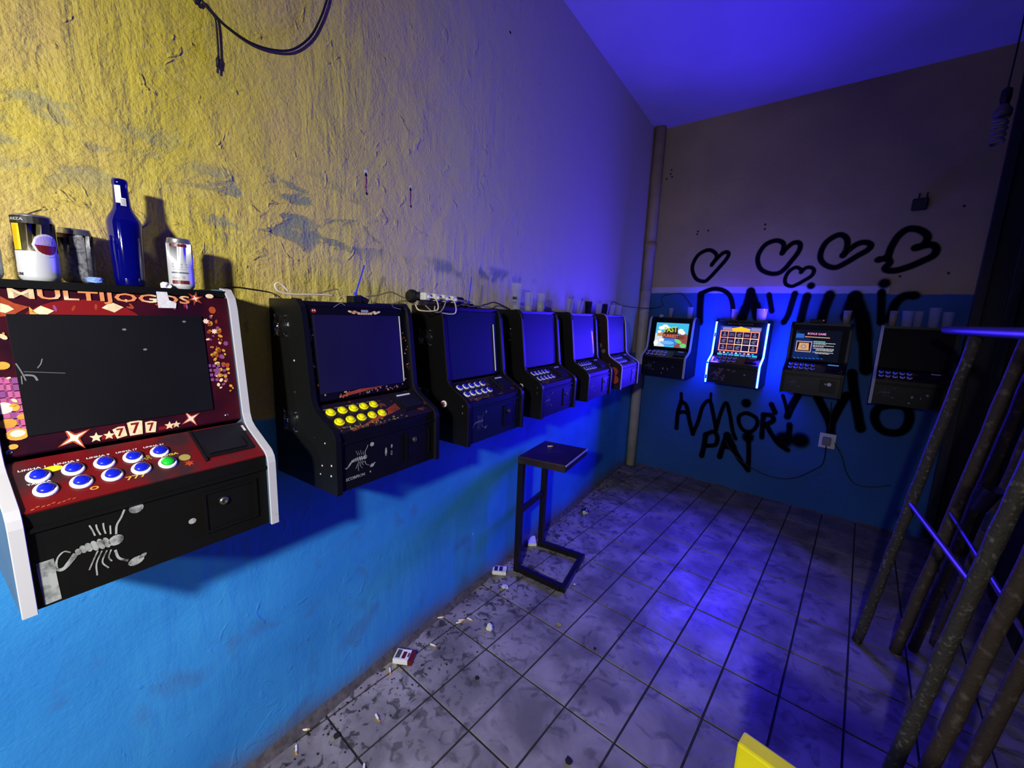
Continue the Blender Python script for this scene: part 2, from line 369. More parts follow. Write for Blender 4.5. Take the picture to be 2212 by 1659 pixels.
# ------------------------------------------------------------------ the room
ML = Matrix((DS, -DW, Vector((0, 0, 1)))).transposed().to_4x4(); ML.translation = O
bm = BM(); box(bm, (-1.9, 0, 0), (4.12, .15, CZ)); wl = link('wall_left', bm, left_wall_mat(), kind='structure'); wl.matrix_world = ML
bm = BM(); box(bm, (-1.86, YB, 0), (XR + .1, YB + .15, CZ)); wb = link('wall_back', bm, back_wall_mat(), kind='structure')
bm = BM(); box(bm, (XR, YF, 0), (XR + .1, YB, CZ)); link('wall_right', bm, M['rwall'], kind='structure')
bm = BM(); box(bm, (-2.0, YF, CZ), (XR + .1, YB + .15, CZ + .1)); link('ceiling', bm, M['ceil'], kind='structure')
bm = BM(); box(bm, (-2.0, YF, -.08), (XR + .1, YB + .15, -.0045)); floor = link('floor', bm, M['grout'], kind='structure')
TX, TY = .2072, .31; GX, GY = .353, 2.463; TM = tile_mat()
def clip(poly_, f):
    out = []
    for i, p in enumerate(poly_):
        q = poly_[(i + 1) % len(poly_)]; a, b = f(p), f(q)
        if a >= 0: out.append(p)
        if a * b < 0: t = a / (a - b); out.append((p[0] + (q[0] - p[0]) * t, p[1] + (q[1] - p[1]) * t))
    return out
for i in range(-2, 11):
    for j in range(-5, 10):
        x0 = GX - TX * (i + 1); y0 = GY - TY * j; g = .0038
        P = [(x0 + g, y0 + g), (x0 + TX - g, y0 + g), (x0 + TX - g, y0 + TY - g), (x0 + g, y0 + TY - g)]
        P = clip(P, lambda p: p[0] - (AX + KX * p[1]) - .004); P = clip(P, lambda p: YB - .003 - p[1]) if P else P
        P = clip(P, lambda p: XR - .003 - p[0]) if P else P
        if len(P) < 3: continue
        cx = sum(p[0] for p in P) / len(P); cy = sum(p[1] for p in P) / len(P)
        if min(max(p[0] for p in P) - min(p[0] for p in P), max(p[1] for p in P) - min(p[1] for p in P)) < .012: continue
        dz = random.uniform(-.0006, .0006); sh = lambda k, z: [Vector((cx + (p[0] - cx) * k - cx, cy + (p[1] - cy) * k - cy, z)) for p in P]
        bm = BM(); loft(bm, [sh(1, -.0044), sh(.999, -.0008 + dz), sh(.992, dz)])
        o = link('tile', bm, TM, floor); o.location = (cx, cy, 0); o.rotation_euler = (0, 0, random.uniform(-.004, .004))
# ragged mortar and dirt along the foot of the left wall and of the back wall
def fillet(name, a, b, out, wd, seed):
    rnd = random.Random(seed); bm = BM(); a, b = Vector(a), Vector(b); n = int((b - a).length / .03); prev = None; wv = wd
    for i in range(n + 1):
        p = a + (b - a) * i / n; wv = max(.006, min(wd * 1.6, wv + rnd.uniform(-.007, .007)))
        row = [bm.verts.new(p + Vector(out) * q + Vector((0, 0, z))) for q, z in ((.001, wv * .9), (wv * .45, wv * .28 + rnd.uniform(0, .003)), (wv, .0005))]
        if prev:
            for k in (0, 1): bm.faces.new((prev[k], row[k], row[k + 1], prev[k + 1]))
        prev = row
    return link(name, bm, M['dirt'], kind='structure', smooth=True)
fillet('trim_1', W(-.3, 0, 0), W(3.95, 0, 0), DW, .018, 3)
fillet('trim_2', (-1.7, YB, 0), (XR - .05, YB, 0), (0, -1, 0), .012, 5)
# drain pipe in the corner, painted with the wall above
px0 = Vector((-1.655, 3.955, 0)); bm = BM()
lathe(bm, [(.047, 0), (.047, 1.30), (.047, 1.73)], 20); lathe(bm, [(.0475, 1.73), (.0475, CZ)], 20, mi=1)
lathe(bm, [(.052, 2.10), (.052, 2.18)], 20, mi=1)
pipe = link('drain_pipe', bm, [M['pvc'], M['pvcy']], smooth=True); pipe.location = px0; tag(pipe, 'vertical drain pipe in the far left corner, off-white below and yellowed above', 'pipe')

# spray paint on the back wall
FB = Fr((0, YB, 0), (1, 0, 0), (0, 0, 1))
k5 = lambda x, y: FB.px(1360 + x / 4.1475, 480 + y / 4.1475)
k6 = lambda x, y: FB.px(1660 + x / 3.318, 480 + y / 3.318)
k7 = lambda x, y: FB.px(1400 + x / 4.809, 850 + y / 4.809)
def spray(name, strokes, discs=(), label=None, w=.045):
    bm = BM(); uvl = bm.loops.layers.uv.new('uv'); off = .0008
    for s in strokes:
        ww = w
        if isinstance(s, tuple): s, ww = s
        ribbon(bm, FB, s, ww, off, uvl=uvl); off += .00022
        for e in (s[0], s[-1]):
            wl_ = ww[0] if isinstance(ww, (list, tuple)) and e is s[0] else (ww[-1] if isinstance(ww, (list, tuple)) else ww)
            disc_soft(bm, FB, e, wl_ / 2, off, uvl); off += .00022
    for c, r in discs: disc_soft(bm, FB, c, r, off, uvl); off += .00022
    o = link(name, bm, SPRAY, wb, label=label); return o
Kk = lambda k, L: [k(*p) for p in L]
spray('graffiti_heart', [Kk(k5, [(735, 385), (780, 310), (755, 265), (700, 250), (620, 290), (570, 370), (565, 440), (600, 510), (670, 530), (720, 495), (790, 420), (860, 340), (888, 290), (872, 268), (830, 282), (780, 330), (740, 375)])], w=.042)
spray('graffiti_heart', [Kk(k5, [(1365, 280), (1382, 220), (1370, 182), (1310, 165), (1220, 200), (1160, 280), (1148, 350), (1175, 420), (1250, 458), (1330, 458), (1390, 418), (1440, 360), (1510, 270), (1530, 210), (1510, 182), (1460, 190), (1410, 230), (1370, 275)])], w=.046)
spray('graffiti_heart', [Kk(k5, [(1535, 450), (1535, 425), (1490, 405), (1430, 440), (1395, 500), (1400, 555), (1450, 575), (1500, 558), (1560, 525), (1630, 480), (1652, 430), (1620, 405), (1575, 412), (1540, 445)])], [(k5(1625, 570), .035)], w=.036)
spray('graffiti_heart', [Kk(k6, [(530, 240), (560, 190), (562, 120), (510, 90), (430, 130), (385, 190), (372, 260), (410, 308), (480, 325), (560, 288), (640, 240), (710, 200), (735, 165), (700, 145), (640, 155), (580, 195), (535, 238)])], w=.05)
spray('graffiti_heart', [Kk(k6, [(1050, 185), (1110, 165), (1140, 100), (1080, 55), (1000, 50), (930, 100), (880, 180), (850, 250), (785, 270)]), Kk(k6, [(850, 250), (868, 290), (835, 335), (900, 348), (1000, 322), (1100, 280), (1180, 240), (1203, 195), (1180, 165), (1130, 165), (1055, 183)])], w=.056)
U = spray('graffiti_letters', [
    (Kk(k5, [(640, 650), (632, 760), (628, 900)]), .075), Kk(k5, [(635, 640), (740, 600), (830, 608), (895, 655), (922, 740), (930, 860)]),
    (Kk(k5, [(1085, 620), (1050, 740), (1005, 860)]), [.08, .1]), (Kk(k5, [(1085, 620), (1120, 720), (1150, 850)]), [.08, .1]),
    (Kk(k5, [(1250, 650), (1262, 720), (1275, 800)]), .05), (Kk(k5, [(1480, 640), (1455, 720), (1420, 830), (1380, 900)]), .055),
    (Kk(k6, [(275, 530), (255, 600), (230, 700)]), .07), (Kk(k6, [(438, 520), (400, 620), (375, 720)]), .085), (Kk(k6, [(620, 530), (590, 590), (560, 680)]), .1),
    (Kk(k6, [(620, 530), (660, 640), (690, 820), (700, 1060)]), [.1, .12, .1]), (Kk(k6, [(810, 500), (808, 600), (805, 720)]), .06),
    (Kk(k6, [(1050, 525), (970, 530), (905, 590), (865, 700)]), .07)], [(k6(830, 440), .045)], w=.05, label='upper line of soft black spray letters behind the cabinets')
spray('graffiti_letters', [
    Kk(k7, [(345, 0), (345, 80)]), (Kk(k7, [(345, 80), (310, 200), (295, 360)]), .05), (Kk(k7, [(345, 80), (400, 130), (430, 280), (465, 420)]), .05), (Kk(k7, [(310, 205), (360, 190), (405, 200)]), .045),
    (Kk(k7, [(465, 420), (520, 290), (570, 130), (640, 75), (675, 200), (708, 375)]), .045), (Kk(k7, [(655, 0), (650, 80)]), .03),
    (Kk(k7, [(708, 375), (750, 220), (810, 95), (850, 220), (880, 390), (910, 470)]), .042),
    (Kk(k7, [(1040, 205), (1120, 250), (1135, 320), (1080, 390), (1000, 385), (950, 320), (945, 240), (1000, 205), (1045, 207)]), .042),
    (Kk(k7, [(1200, 215), (1190, 330), (1182, 455)]), .05), (Kk(k7, [(1200, 220), (1280, 225), (1300, 280), (1215, 325)]), .05), (Kk(k7, [(1230, 325), (1290, 430), (1370, 530), (1450, 585)]), .05),
    (Kk(k7, [(1470, 320), (1465, 400), (1450, 480)]), .055), (Kk(k7, [(600, 425), (585, 530), (558, 645)]), .06), (Kk(k7, [(600, 425), (680, 395), (722, 450), (700, 530), (615, 540)]), .05),
    (Kk(k7, [(822, 430), (785, 530), (745, 655)]), .06), (Kk(k7, [(822, 430), (890, 570), (960, 690), (1030, 780)]), [.08, .06, .05]), (Kk(k7, [(780, 545), (860, 565)]), .045),
    (Kk(k7, [(1045, 470), (1048, 620), (1040, 795)]), .05)], [(k7(1040, 450), .06), (k7(1410, 475), .085), (k7(1580, 480), .08)], w=.04, label='lower line of small black spray letters reading AMOR do PAI')
spray('graffiti_letters', [
    (Kk(k7, [(1280, 110), (1320, 200)]), .05), (Kk(k7, [(1560, 20), (1500, 130), (1450, 230)]), .06), (Kk(k7, [(1400, 20), (1430, 120), (1450, 230)]), .035),
    (Kk(k6, [(210, 1240), (165, 1310), (135, 1395)]), .06), (Kk(k6, [(350, 1250), (400, 1350), (445, 1450), (445, 1520)]), .075), (Kk(k6, [(560, 1240), (505, 1330), (445, 1450)]), .075),
    (Kk(k6, [(600, 1080), (615, 1230), (660, 1480)]), .08), (Kk(k6, [(885, 1305), (985, 1330), (1010, 1405), (970, 1490), (885, 1510), (800, 1480), (760, 1400), (790, 1330), (890, 1307)]), .07)],
    [(k7(1020, 100), .05)], w=.05, label='large soft black letters showing below the cabinets on blue paint')
bm = BM()
for q in [(1451, 367), (1449, 376), (1452, 382), (1440, 387), (1530, 498), (1506, 506), (1508, 500), (1653, 485), (1652, 495), (1944, 597), (2049, 590), (2083, 445)]: ell(bm, FB, FB.px(*q), .008, .008, n=8)
link('nail_hole', bm, M['dark'], wb)

# scraped screw holes in the left wall
FL = Fr((0, 0, 0), (1, 0, 0), (0, 0, 1), wl)
FL.mx = ML.copy(); FL.inv = ML.inverted()
bm = BM()
for (x, y) in ((790, 395), (886, 425)):
    a, b = FL.px(x, y); ribbon(bm, FL, [(a - .002, b + .03), (a + .002, b + .01), (a, b - .012), (a + .002, b - .034)], [.003, .006, .005, .003], .001, 0)
    ell(bm, FL, (a, b + .032), .009, .010, off=.0013, mi=1, n=9); ell(bm, FL, (a, b + .026), .005, .007, off=.0018, mi=2, n=8); ell(bm, FL, (a + .002, b - .034), .004, .005, off=.0018, mi=2, n=8)
a, b = FL.px(1102, 70); ell(bm, FL, (a, b), .008, .006, mi=2, n=7)
link('scraped_screw_hole', bm, [mat('purple_scrape', (120, 50, 110), .6), M['paper'], M['dark']], wl)

# ------------------------------------------------------------------ gaming cabinets
H_, D_ = .523, .30
PR = [(0, 0), (-.30, 0), (-.30, .152), (-.297, .165), (-.288, .177), (-.215, .219), (-.201, .231), (-.193, .25), (-.165, .48), (-.158, .503), (-.14, .521), (-.12, .523), (0, .523)]
def stretch(L, ex): return [(y, z + (ex * (z - .24) / .283 if z > .24 else 0)) for y, z in L]
def front_path(x, ex=0):
    return [Vector((x, y, z)) for y, z in stretch(PR, ex)[1:12]]
BTN0 = None
def frames(root, Wd, ex=0):
    bz = Fr((0, -.184, .240), (1, 0, 0), (0, .029, .264 + ex * .933), root); ct = Fr((0, -.2905, .170), (1, 0, 0), (0, .1025, .060), root); fr = Fr((0, -.2915, 0), (1, 0, 0), (0, 0, 1), root)
    return bz, ct, fr
def cabinet(label, mx, Wd, trim='blk', side='blk', bezel='gloss', control='flame', front='blk', ring=None, capm=None, btn='generic', fans=(), white_l=True, detail=True, group=None, ex=0):
    t = thing('arcade_cabinet', label, 'arcade machine', mx=mx); bpy.context.view_layer.update(); th = .016
    sides = []
    for x0 in (0, Wd - th):
        bm = BM(); prism(bm, stretch(PR, ex), x0, x0 + th); sides.append(link('side_panel', bm, M[side], t))
        bm = BM(); P = front_path(0, ex); rings = []
        for i, p in enumerate(P):
            tt = (P[min(i + 1, len(P) - 1)] - P[max(i - 1, 0)]).normalized(); nn = Vector((0, -tt.z, tt.y))
            rings.append([Vector((x0 - .001, p.y, p.z)), Vector((x0 + th + .001, p.y, p.z)), Vector((x0 + th, p.y, p.z)) + nn * .003, Vector((x0, p.y, p.z)) + nn * .003])
        loft(bm, rings); link('edge_trim', bm, M[trim], t, label=None if trim == 'blk' else 'white vinyl edge strip')
    a, b = th, Wd - th
    bm = BM(); prism(bm, stretch([(-.1815, .236), (-.184, .240), (-.155, .504), (-.149, .504), (-.178, .236)], ex), a, b); bz = link('bezel_panel', bm, M[bezel], t)
    bm = BM(); prism(bm, [(-.2905, .170), (-.188, .230), (-.188, .222), (-.2875, .163)], a, b); ct = link('control_panel', bm, M[control], t)
    bm = BM(); prism(bm, [(-.2915, .002), (-.2915, .168), (-.285, .160), (-.285, .002)], a, b); fp = link('front_panel', bm, M[front], t)
    bm = BM(); prism(bm, [(-.297, .137), (-.297, .143), (-.2916, .145), (-.2916, .134)], a, b); link('front_ledge', bm, M[front], t)
    bm = BM(); box(bm, (a, -.148, .505 + ex), (b, -.001, .519 + ex)); link('top_panel', bm, M['blk'], t)
    bm = BM(); box(bm, (a, -.284, .001), (b, -.001, .013)); link('bottom_panel', bm, M['blk'], t)
    bm = BM(); box(bm, (a, -.008, .014), (b, -.001, .504 + ex)); link('back_panel', bm, M['blk'], t)
    BZ, CT, FP = frames(t, Wd, ex)
    # coin door with lock
    bm = BM(); x0, x1 = Wd * .64, Wd * .90
    for lo, hi in (((x0, .030), (x1, .036)), ((x0, .116), (x1, .122)), ((x0, .036), (x0 + .005, .116)), ((x1 - .005, .036), (x1, .116))):
        box(bm, (lo[0], -.2955, lo[1]), (hi[0], -.2916, hi[1]))
    box(bm, (x0 + .005, -.2925, .036), (x1 - .005, -.2916, .116))
    cd = link('coin_door', bm, M['blk'], t)
    bm = BM(); R = Matrix.Translation((x0 + (x1 - x0) * .36, -.2926, .092)) @ Matrix.Rotation(math.pi / 2, 4, 'X'); lathe(bm, [(.0085, 0), (.0085, .004), (.007, .0055), (.004, .0055), (.0035, .003)], 16, R); link('lock', bm, M['grey'], cd, smooth=False)
    # bill acceptor in the control panel
    bm = BM(); q0, q1 = Wd * .70, Wd * .93
    def cbox(bm, a0, a1, b0, b1, z0, z1, mi=0):
        loft(bm, [[CT.P(a0, b0, z), CT.P(a1, b0, z), CT.P(a1, b1, z), CT.P(a0, b1, z)] for z in (z0, z1)], mi=mi)
    cbox(bm, q0, q1, .028, .112, .0002, .004); cbox(bm, q0 + .006, q1 - .014, .034, .066, .004, .009); cbox(bm, q0 - .006, q0 - .002, .02, .115, .0002, .005); ba = link('bill_acceptor', bm, M['dusty'] if detail else M['dark'], t)
    return t, BZ, CT, FP, sides, dict(bz=bz, ct=ct, fp=fp, ba=ba), cbox
BT = {}
def button(t, CT, a, b, ring, capm, r=.0153, n=20):
    key = (ring, capm, r, n)
    if key not in BT:
        bm = BM(); lathe(bm, [(r, 0), (r, .002), (r * .93, .0045), (r * .72, .0055), (r * .66, .003)], n); m1 = bm
        me = bpy.data.meshes.new('button'); bmesh.ops.recalc_face_normals(m1, faces=m1.faces[:]); m1.to_mesh(me); m1.free(); me.materials.append(M[ring]); me.shade_smooth()
        bm = BM(); lathe(bm, [(r * .64, .003), (r * .64, .0075), (r * .58, .0095), (.001, .0102)], n); m2 = bpy.data.meshes.new('plunger'); bmesh.ops.recalc_face_normals(bm, faces=bm.faces[:]); bm.to_mesh(m2); bm.free(); m2.materials.append(M[capm]); m2.shade_smooth()
        BT[key] = (me, m2)
    rot = Matrix((CT.ux, CT.uy, CT.n)).transposed().to_4x4(); rot.translation = CT.P(a, b, .0003)
    o = bpy.data.objects.new('button', BT[key][0]); C.objects.link(o); o.parent = t; o.matrix_local = rot
    p = bpy.data.objects.new('plunger', BT[key][1]); C.objects.link(p); p.parent = o
    return o, p
def MLx(s, z0=.972):
    m_ = Matrix((DS, -DW, Vector((0, 0, 1)))).transposed().to_4x4(); m_.translation = W(s, .002, z0); return m_
def MBx(x, z0=.972):
    m_ = Matrix.Translation((x, YB - .002, z0)); return m_
def scorpion(bm, T, s=1.0, mi=0, off=.0012, FPf=None):
    rb = lambda L, w: ribbon(bm, FPf, [T(*p) for p in L], [q * s for q in w] if isinstance(w, list) else w * s, off, mi, 4)
    def el(c, rx, ry, ang=0):
        p = T(*c); ell(bm, FPf, p, rx * s, ry * s, ang, off + .0002, mi, 12)
    for c, rx, ry in (((945, 492), .0062, .0056), ((893, 508), .0026, .0062), ((862, 517), .0026, .0064), ((828, 528), .0026, .0060), ((795, 538), .0026, .0052), ((765, 550), .0026, .0044), ((738, 566), .0022, .0034)): el(c, rx, ry, .25)
    rb([(725, 578), (698, 622), (660, 672), (625, 680), (606, 662)], [.0044, .004, .0034, .0024, .0016])
    rb([(945, 455), (948, 400), (972, 350), (990, 300)], .0018); el((1055, 290), .0062, .0056)
    rb([(940, 555), (960, 605), (1010, 622)], .0022); el((1055, 622), .007, .0046, .2); el((1090, 590), .004, .002, .5)
    for L in ([(830, 465), (815, 430), (798, 400)], [(860, 460), (842, 425), (835, 395)], [(888, 452), (878, 420), (874, 385)], [(915, 455), (912, 400)], [(845, 560), (825, 610), (798, 682)], [(868, 560), (838, 640), (842, 715)], [(895, 556), (870, 630), (905, 668)], [(918, 552), (905, 600), (922, 625)]): rb(L, .0013)

# ---- 1: nearest cabinet, burgundy art, white edge strips, big dark panel
Wd1 = .405; MX1 = MLx(-.065, .965)
t1, BZ, CT, FP, sd, pt, cbox = cabinet('nearest arcade cabinet with burgundy art, white edge strips and blue buttons, at far left', MX1, Wd1, trim='white', bezel='maroon', control='redart', front='blk', ex=.020)
for s_ in sd: s_.data.materials[0] = mat('slate_side_paint', (70, 92, 118), .5, var=.2, scale=6)
q = [BZ.px(3, 688), BZ.px(430, 676), BZ.px(462, 880), BZ.px(70, 945)]
x0 = (q[0][0] + q[3][0]) / 2; x1 = (q[1][0] + q[2][0]) / 2; y1 = (q[0][1] + q[1][1]) / 2; y0 = (q[2][1] + q[3][1]) / 2
bm = BM(); loft(bm, [[BZ.P(x0, y0, z), BZ.P(x1, y0, z), BZ.P(x1, y1, z), BZ.P(x0, y1, z)] for z in (.0004, .0035)]); scr = link('screen_cover', bm, M['dusty'], t1, label='dusty charcoal panel over the screen')
bm = BM(); S = BZ.px
def rel(L, w, off=.0042): ribbon(bm, BZ, [S(*p) for p in L], w, off)
rel([(50, 803), (85, 804), (140, 806)], .0008); rel([(55, 822), (48, 808), (40, 795), (33, 785)], .0018); rel([(80, 795), (87, 786), (90, 775)], .0015); rel([(45, 812), (47, 830)], .0014); rel([(52, 810), (72, 812), (80, 822)], .003)
for c_ in ((312, 755), (396, 695), (267, 712)): ell(bm, BZ, S(*c_), .0035, .0022, off=.0042, n=7)
link('scratch_mark', bm, mat('pale_scratch', (105, 108, 110), .6), scr)
bm = BM(); ya = (S(17, 656)[1] + S(408, 658)[1]) / 2; yb = (S(17, 630)[1] + S(408, 634)[1]) / 2; text(bm, BZ, 'MULTIJOGOS', S(17, 640)[0], ya, S(408, 640)[0] - S(17, 640)[0], yb - ya, off=.0022, mi=0); print('marquee', ya, yb)
link('marquee_lettering', bm, M['copper'], t1, label='copper letters MULTIJOGOS')
rnd = random.Random(11)
AM = [M['gold'], M['cream'], M['pinkt'], M['star'], M['redi'], M['orange'], M['maroon'], mat('dark_purple_ink', (34, 10, 34), .4), mat('lilac_ink', (130, 70, 130), .4)]
bm = BM()
e = lambda x, y, r, ry=None, mi=0, off=.0012, ang=0, n=14: ell(bm, BZ, S(x, y), r, ry or r, ang, off, mi, n)
e(190, 705, .085, .05, 4, .0008, n=24)
for (x, y, r) in ((92, 672, .014), (243, 664, .016), (272, 650, .005)): poly(bm, BZ, [(S(x, y)[0] + r * dx, S(x, y)[1] + r * dy) for dx, dy in ((-1, -.1), (.1, -.62), (1, .05), (-.1, .66))], .0013, 1)
poly(bm, BZ, [S(62, 662), S(82, 680), S(64, 682)], .0013, 0); poly(bm, BZ, [S(0, 640), S(30, 655), S(62, 663), S(25, 682), S(0, 684)], .0011, 5); poly(bm, BZ, [S(0, 655), S(18, 660), S(30, 668), S(12, 676), S(0, 674)], .0014, 1)
sparkle(bm, BZ, S(421, 645), .016, .0013, 5, 6, .35); sparkle(bm, BZ, S(421, 645), .008, .0015, 3, 4, .3)
e(458, 670, .007, .008, 5); e(452, 640, .008, .005, 1)
# pink tile grids
for (gx, gy, nx, ny, dx, dy, mi) in ((0, 822, 4, 8, 15, 15, 2), (452, 790, 4, 4, 10, 10, 8)):
    for i in range(nx):
        for j in range(ny):
            x = gx + i * dx + j * dy * .22; y = gy + j * dy; p = S(x, y); h = .0052 if mi == 2 else .0032
            if not (x0 - .03 < p[0] < Wd1 - .03) or (x0 < p[0] < x1 - .004 and p[1] > y0): continue
            poly(bm, BZ, [(p[0] - h, p[1] - h), (p[0] + h, p[1] - h), (p[0] + h, p[1] + h), (p[0] - h, p[1] + h)], .0010, mi if rnd.random() < .8 else 8)
# coins
for i in range(70):
    y = rnd.uniform(680, 850); x = 437 + (y - 688) * .24 + rnd.uniform(0, 30); p = S(x, y); r = rnd.uniform(.0022, .0060)
    if p[0] > x1 + .002 and p[0] < Wd1 - .021: ell(bm, BZ, p, r, r * rnd.uniform(.5, .9), rnd.uniform(0, 3), .0015, rnd.choice((0, 0, 1, 8, 0, 5)), 9)
for (x, y, r) in ((16, 915, .011), (38, 938, .014), (28, 965, .006), (4, 790, .009), (47, 900, .006), (82, 1000, .009)): e(x, y, r, r * .75, 0, .0015)
e(38, 936, .009, .006, 3, .0017); e(5, 882, .013, .01, 3, .0016)
for (x, y, r) in ((160, 946, .026), (412, 904, .021)):
    sparkle(bm, BZ, S(x, y), r, .0013, 5, 4, .30, .5); sparkle(bm, BZ, S(x, y), r * .8, .0015, 3, 4, .2, .5); e(x, y, r * .22, None, 3, .0017)
for i in range(26):
    y = rnd.uniform(700, 990); x = rnd.uniform(0, 40) + (y - 700) * .14; p = S(x, y); r = rnd.uniform(.002, .006)
    if .020 < p[0] < x0 - .006: ell(bm, BZ, p, r, r * rnd.uniform(.4, .9), rnd.uniform(0, 3), .0018, rnd.choice((0, 5, 1, 0)), 9)
for i in range(9):
    x = rnd.uniform(110, 420); p = S(x, rnd.uniform(658, 668)); ell(bm, BZ, p, .006, .002, rnd.uniform(0, 3), .0009, rnd.choice((4, 5, 8)), 8)
for k, (x, y) in enumerate(((444, 694), (462, 716), (487, 742), (470, 800), (478, 770))): sparkle(bm, BZ, S(x, y), .0065, .0019, 3 if k < 2 else 8, 7, .62)
# the 777 badge
for (x, y, wv, hv, an) in ((262, 951, .019, .022, .18), (295, 943, .024, .030, 0), (328, 940, .019, .024, -.12)):
    c_ = S(x, y); c_ = (c_[0], max(c_[1], hv / 2 + .001)); pl = [(c_[0] + math.cos(an) * u - math.sin(an) * v, c_[1] + math.sin(an) * u + math.cos(an) * v) for u, v in ((-wv * .42, -hv / 2), (wv * .42, -hv / 2), (wv / 2, hv * .4), (0, hv / 2), (-wv / 2, hv * .4))]
    poly(bm, BZ, pl, .0014, 1); text(bm, BZ, '7', c_[0] - wv * .28, c_[1] - hv * .38, wv * .56, hv * .72, .0019, 4)
for (x, y, r) in ((210, 962, .010), (236, 945, .009), (368, 936, .009), (382, 928, .008)): sparkle(bm, BZ, (S(x, y)[0], max(S(x, y)[1], .009)), r, .0016, 1, 5, .45, .2)
for L in ([(222, 962), (245, 955), (255, 950)], [(345, 942), (362, 934), (378, 934)]): ribbon(bm, BZ, [(S(*p)[0], max(.006, S(*p)[1])) for p in L], .007, .0012, 4)
link('printed_artwork', bm, AM, t1)
bm = BM(); a_, b_ = S(336, 630), S(379, 666); poly(bm, BZ, [(a_[0], b_[1]), (b_[0], b_[1]), (b_[0] + .002, (a_[1] + b_[1]) / 2 - .006), (b_[0] - .010, (a_[1] + b_[1]) / 2), (b_[0] - .012, a_[1]), (a_[0], a_[1])], .0030); link('torn_sticker', bm, M['paper'], t1, label='torn white paper sticker')
for (x, y) in ((489, 897), (22, 990)):
    bm = BM(); p = S(x, y); R = Matrix((BZ.ux, BZ.uy, BZ.n)).transposed().to_4x4(); R.translation = BZ.P(p[0], max(p[1], .008), .0003); lathe(bm, [(.004, 0), (.004, .001), (.002, .0022)], 12, R); link('screw', bm, M['chrome'], t1)
# buttons, labels
row1 = [(322, 668), (697, 580), (1030, 500), (1335, 430), (1618, 363)]; row2 = [(405, 825), (790, 728), (1122, 643), (1432, 567), (1716, 497)]
pc = lambda x, y: CT.px(20 + x / 5.027, 900 + y / 5.027)
c1 = [pc(*p) for p in row1]; c2 = [pc(*p) for p in row2]
b1 = sum(p[1] for p in c1) / 5; b2 = sum(p[1] for p in c2) / 5
print('M1 buttons', [tuple(round(v, 3) for v in p) for p in c1 + c2])
for i, p in enumerate(c1): button(t1, CT, p[0], b1 - .002, 'wplast', 'cap')
for i, p in enumerate(c2):
    o_, p_ = button(t1, CT, p[0], b2 + .001, 'wplast', 'cap' if i < 4 else 'green')
    if i == 4: p_['label'] = 'green push button top'
bm = BM()
for p, s_ in zip(c1, ('LINHA 1', 'LINHA 5', 'LINHA 9', 'LINHA 17', 'LINHA 21')): text(bm, CT, s_, p[0] - .02, b1 + .0165, .032, .0042, .0010, 0)
text(bm, CT, 'TABELA', c2[0][0] - .018, b2 + .0185, .028, .0036, .0010, 0); text(bm, CT, 'JOGA', c2[4][0] - .006, b2 + .018, .030, .007, .0012, 1, ang=.0)
text(bm, CT, '777', (c2[2][0] + c2[3][0]) / 2 - .006, b2 - .020, .030, .009, .0012, 2); ell(bm, CT, pc(470, 570), .013, .007, 0, .001, 1); ell(bm, CT, (c2[1][0] + .012, b2 - .019), .006, .004, 0, .001, 2, inner=.55)
text(bm, CT, 'BAR', c1[3][0] + .004, b1 - .016, .022, .012, .0011, 3); ell(bm, CT, (c2[4][0] + .03, b2 + .006), .010, .009, 0, .001, 4); sparkle(bm, CT, (c2[4][0] + .032, b2 - .012), .009, .001, 5, 6, .5)
for i in range(9): ell(bm, CT, (.03 + i * .006, .006 + rnd.uniform(-.002, .002)), .003, .0015, .3, .001, 5, 6)
link('button_lettering', bm, [M['whtxt'], M['yltxt'], M['gold'], mat('olive_ink', (140, 124, 50), .5), M['leaf'], M['orange']], t1)
bm = BM(); cbox(bm, .365, .385, .088, .106, .0002, .0012); link('white_sticker', bm, M['paper'], t1)
# front prints
KQ = lambda x, y: FP.px(60 + x / 4.096, 1080 + y / 4.096)
SC = lambda x, y: KQ(*((x - 625) * 1.62 + 262, (y - 662) * 1.40 + 590)) 
bm = BM(); scorpion(bm, SC, 1.75, FPf=FP); ribbon(bm, FP, [KQ(*p) for p in ((262, 620), (250, 560), (270, 500), (320, 455), (378, 462))], [.003, .0025, .002], .0012)
ribbon(bm, FP, [KQ(150, 540), KQ(180, 700), KQ(225, 900)], .020, .0010); link('scorpion_print', bm, M['print'], t1, label='worn white scorpion printed on the front')
bm = BM(); ell(bm, FP, KQ(1455, 185), .007, .006, n=9); link('worn_spot', bm, M['print'], t1)

# ---- 2: black cabinet with yellow buttons
Wd2 = .392; MX2 = MLx(.497)
t2, BZ, CT, FP, sd, pt, cbox = cabinet('black arcade cabinet with yellow buttons and flame art, second from the left', MX2, Wd2, side='blkchip', bezel='dusty', control='flame')
pt['bz'].data.materials[0] = mat('storm_art_print', (10, 9, 20), .3, c2=(70, 40, 44), thr=(.63, .75), scale=26)
S = BZ.px; q = [S(672, 664), S(863, 667), S(866, 830), S(682, 855)]
x0 = .036; x1 = (q[1][0] + q[2][0]) / 2; y1 = .243; y0 = (q[2][1] + q[3][1]) / 2 + .004
print('M2 screen', x0, x1, y0, y1)
bm = BM(); loft(bm, [[BZ.P(x0, y0, z), BZ.P(x1, y0, z), BZ.P(x1, y1, z), BZ.P(x0, y1, z)] for z in (.0004, .004)]); link('screen_cover', bm, mat('scuffed_glass_panel', (20, 17, 50), .4, spec=.7, var=.2, scale=5), t2)
bm = BM(); loft(bm, [[BZ.P(x1 - .0005, y0 + .004, z), BZ.P(x1 + .003, y0 + .004, z), BZ.P(x1 + .003, y1, z), BZ.P(x1 - .0005, y1, z)] for z in (.0005, .005)]); link('screen_edge', bm, M['wplast'], t2, label='white edge of the screen panel')
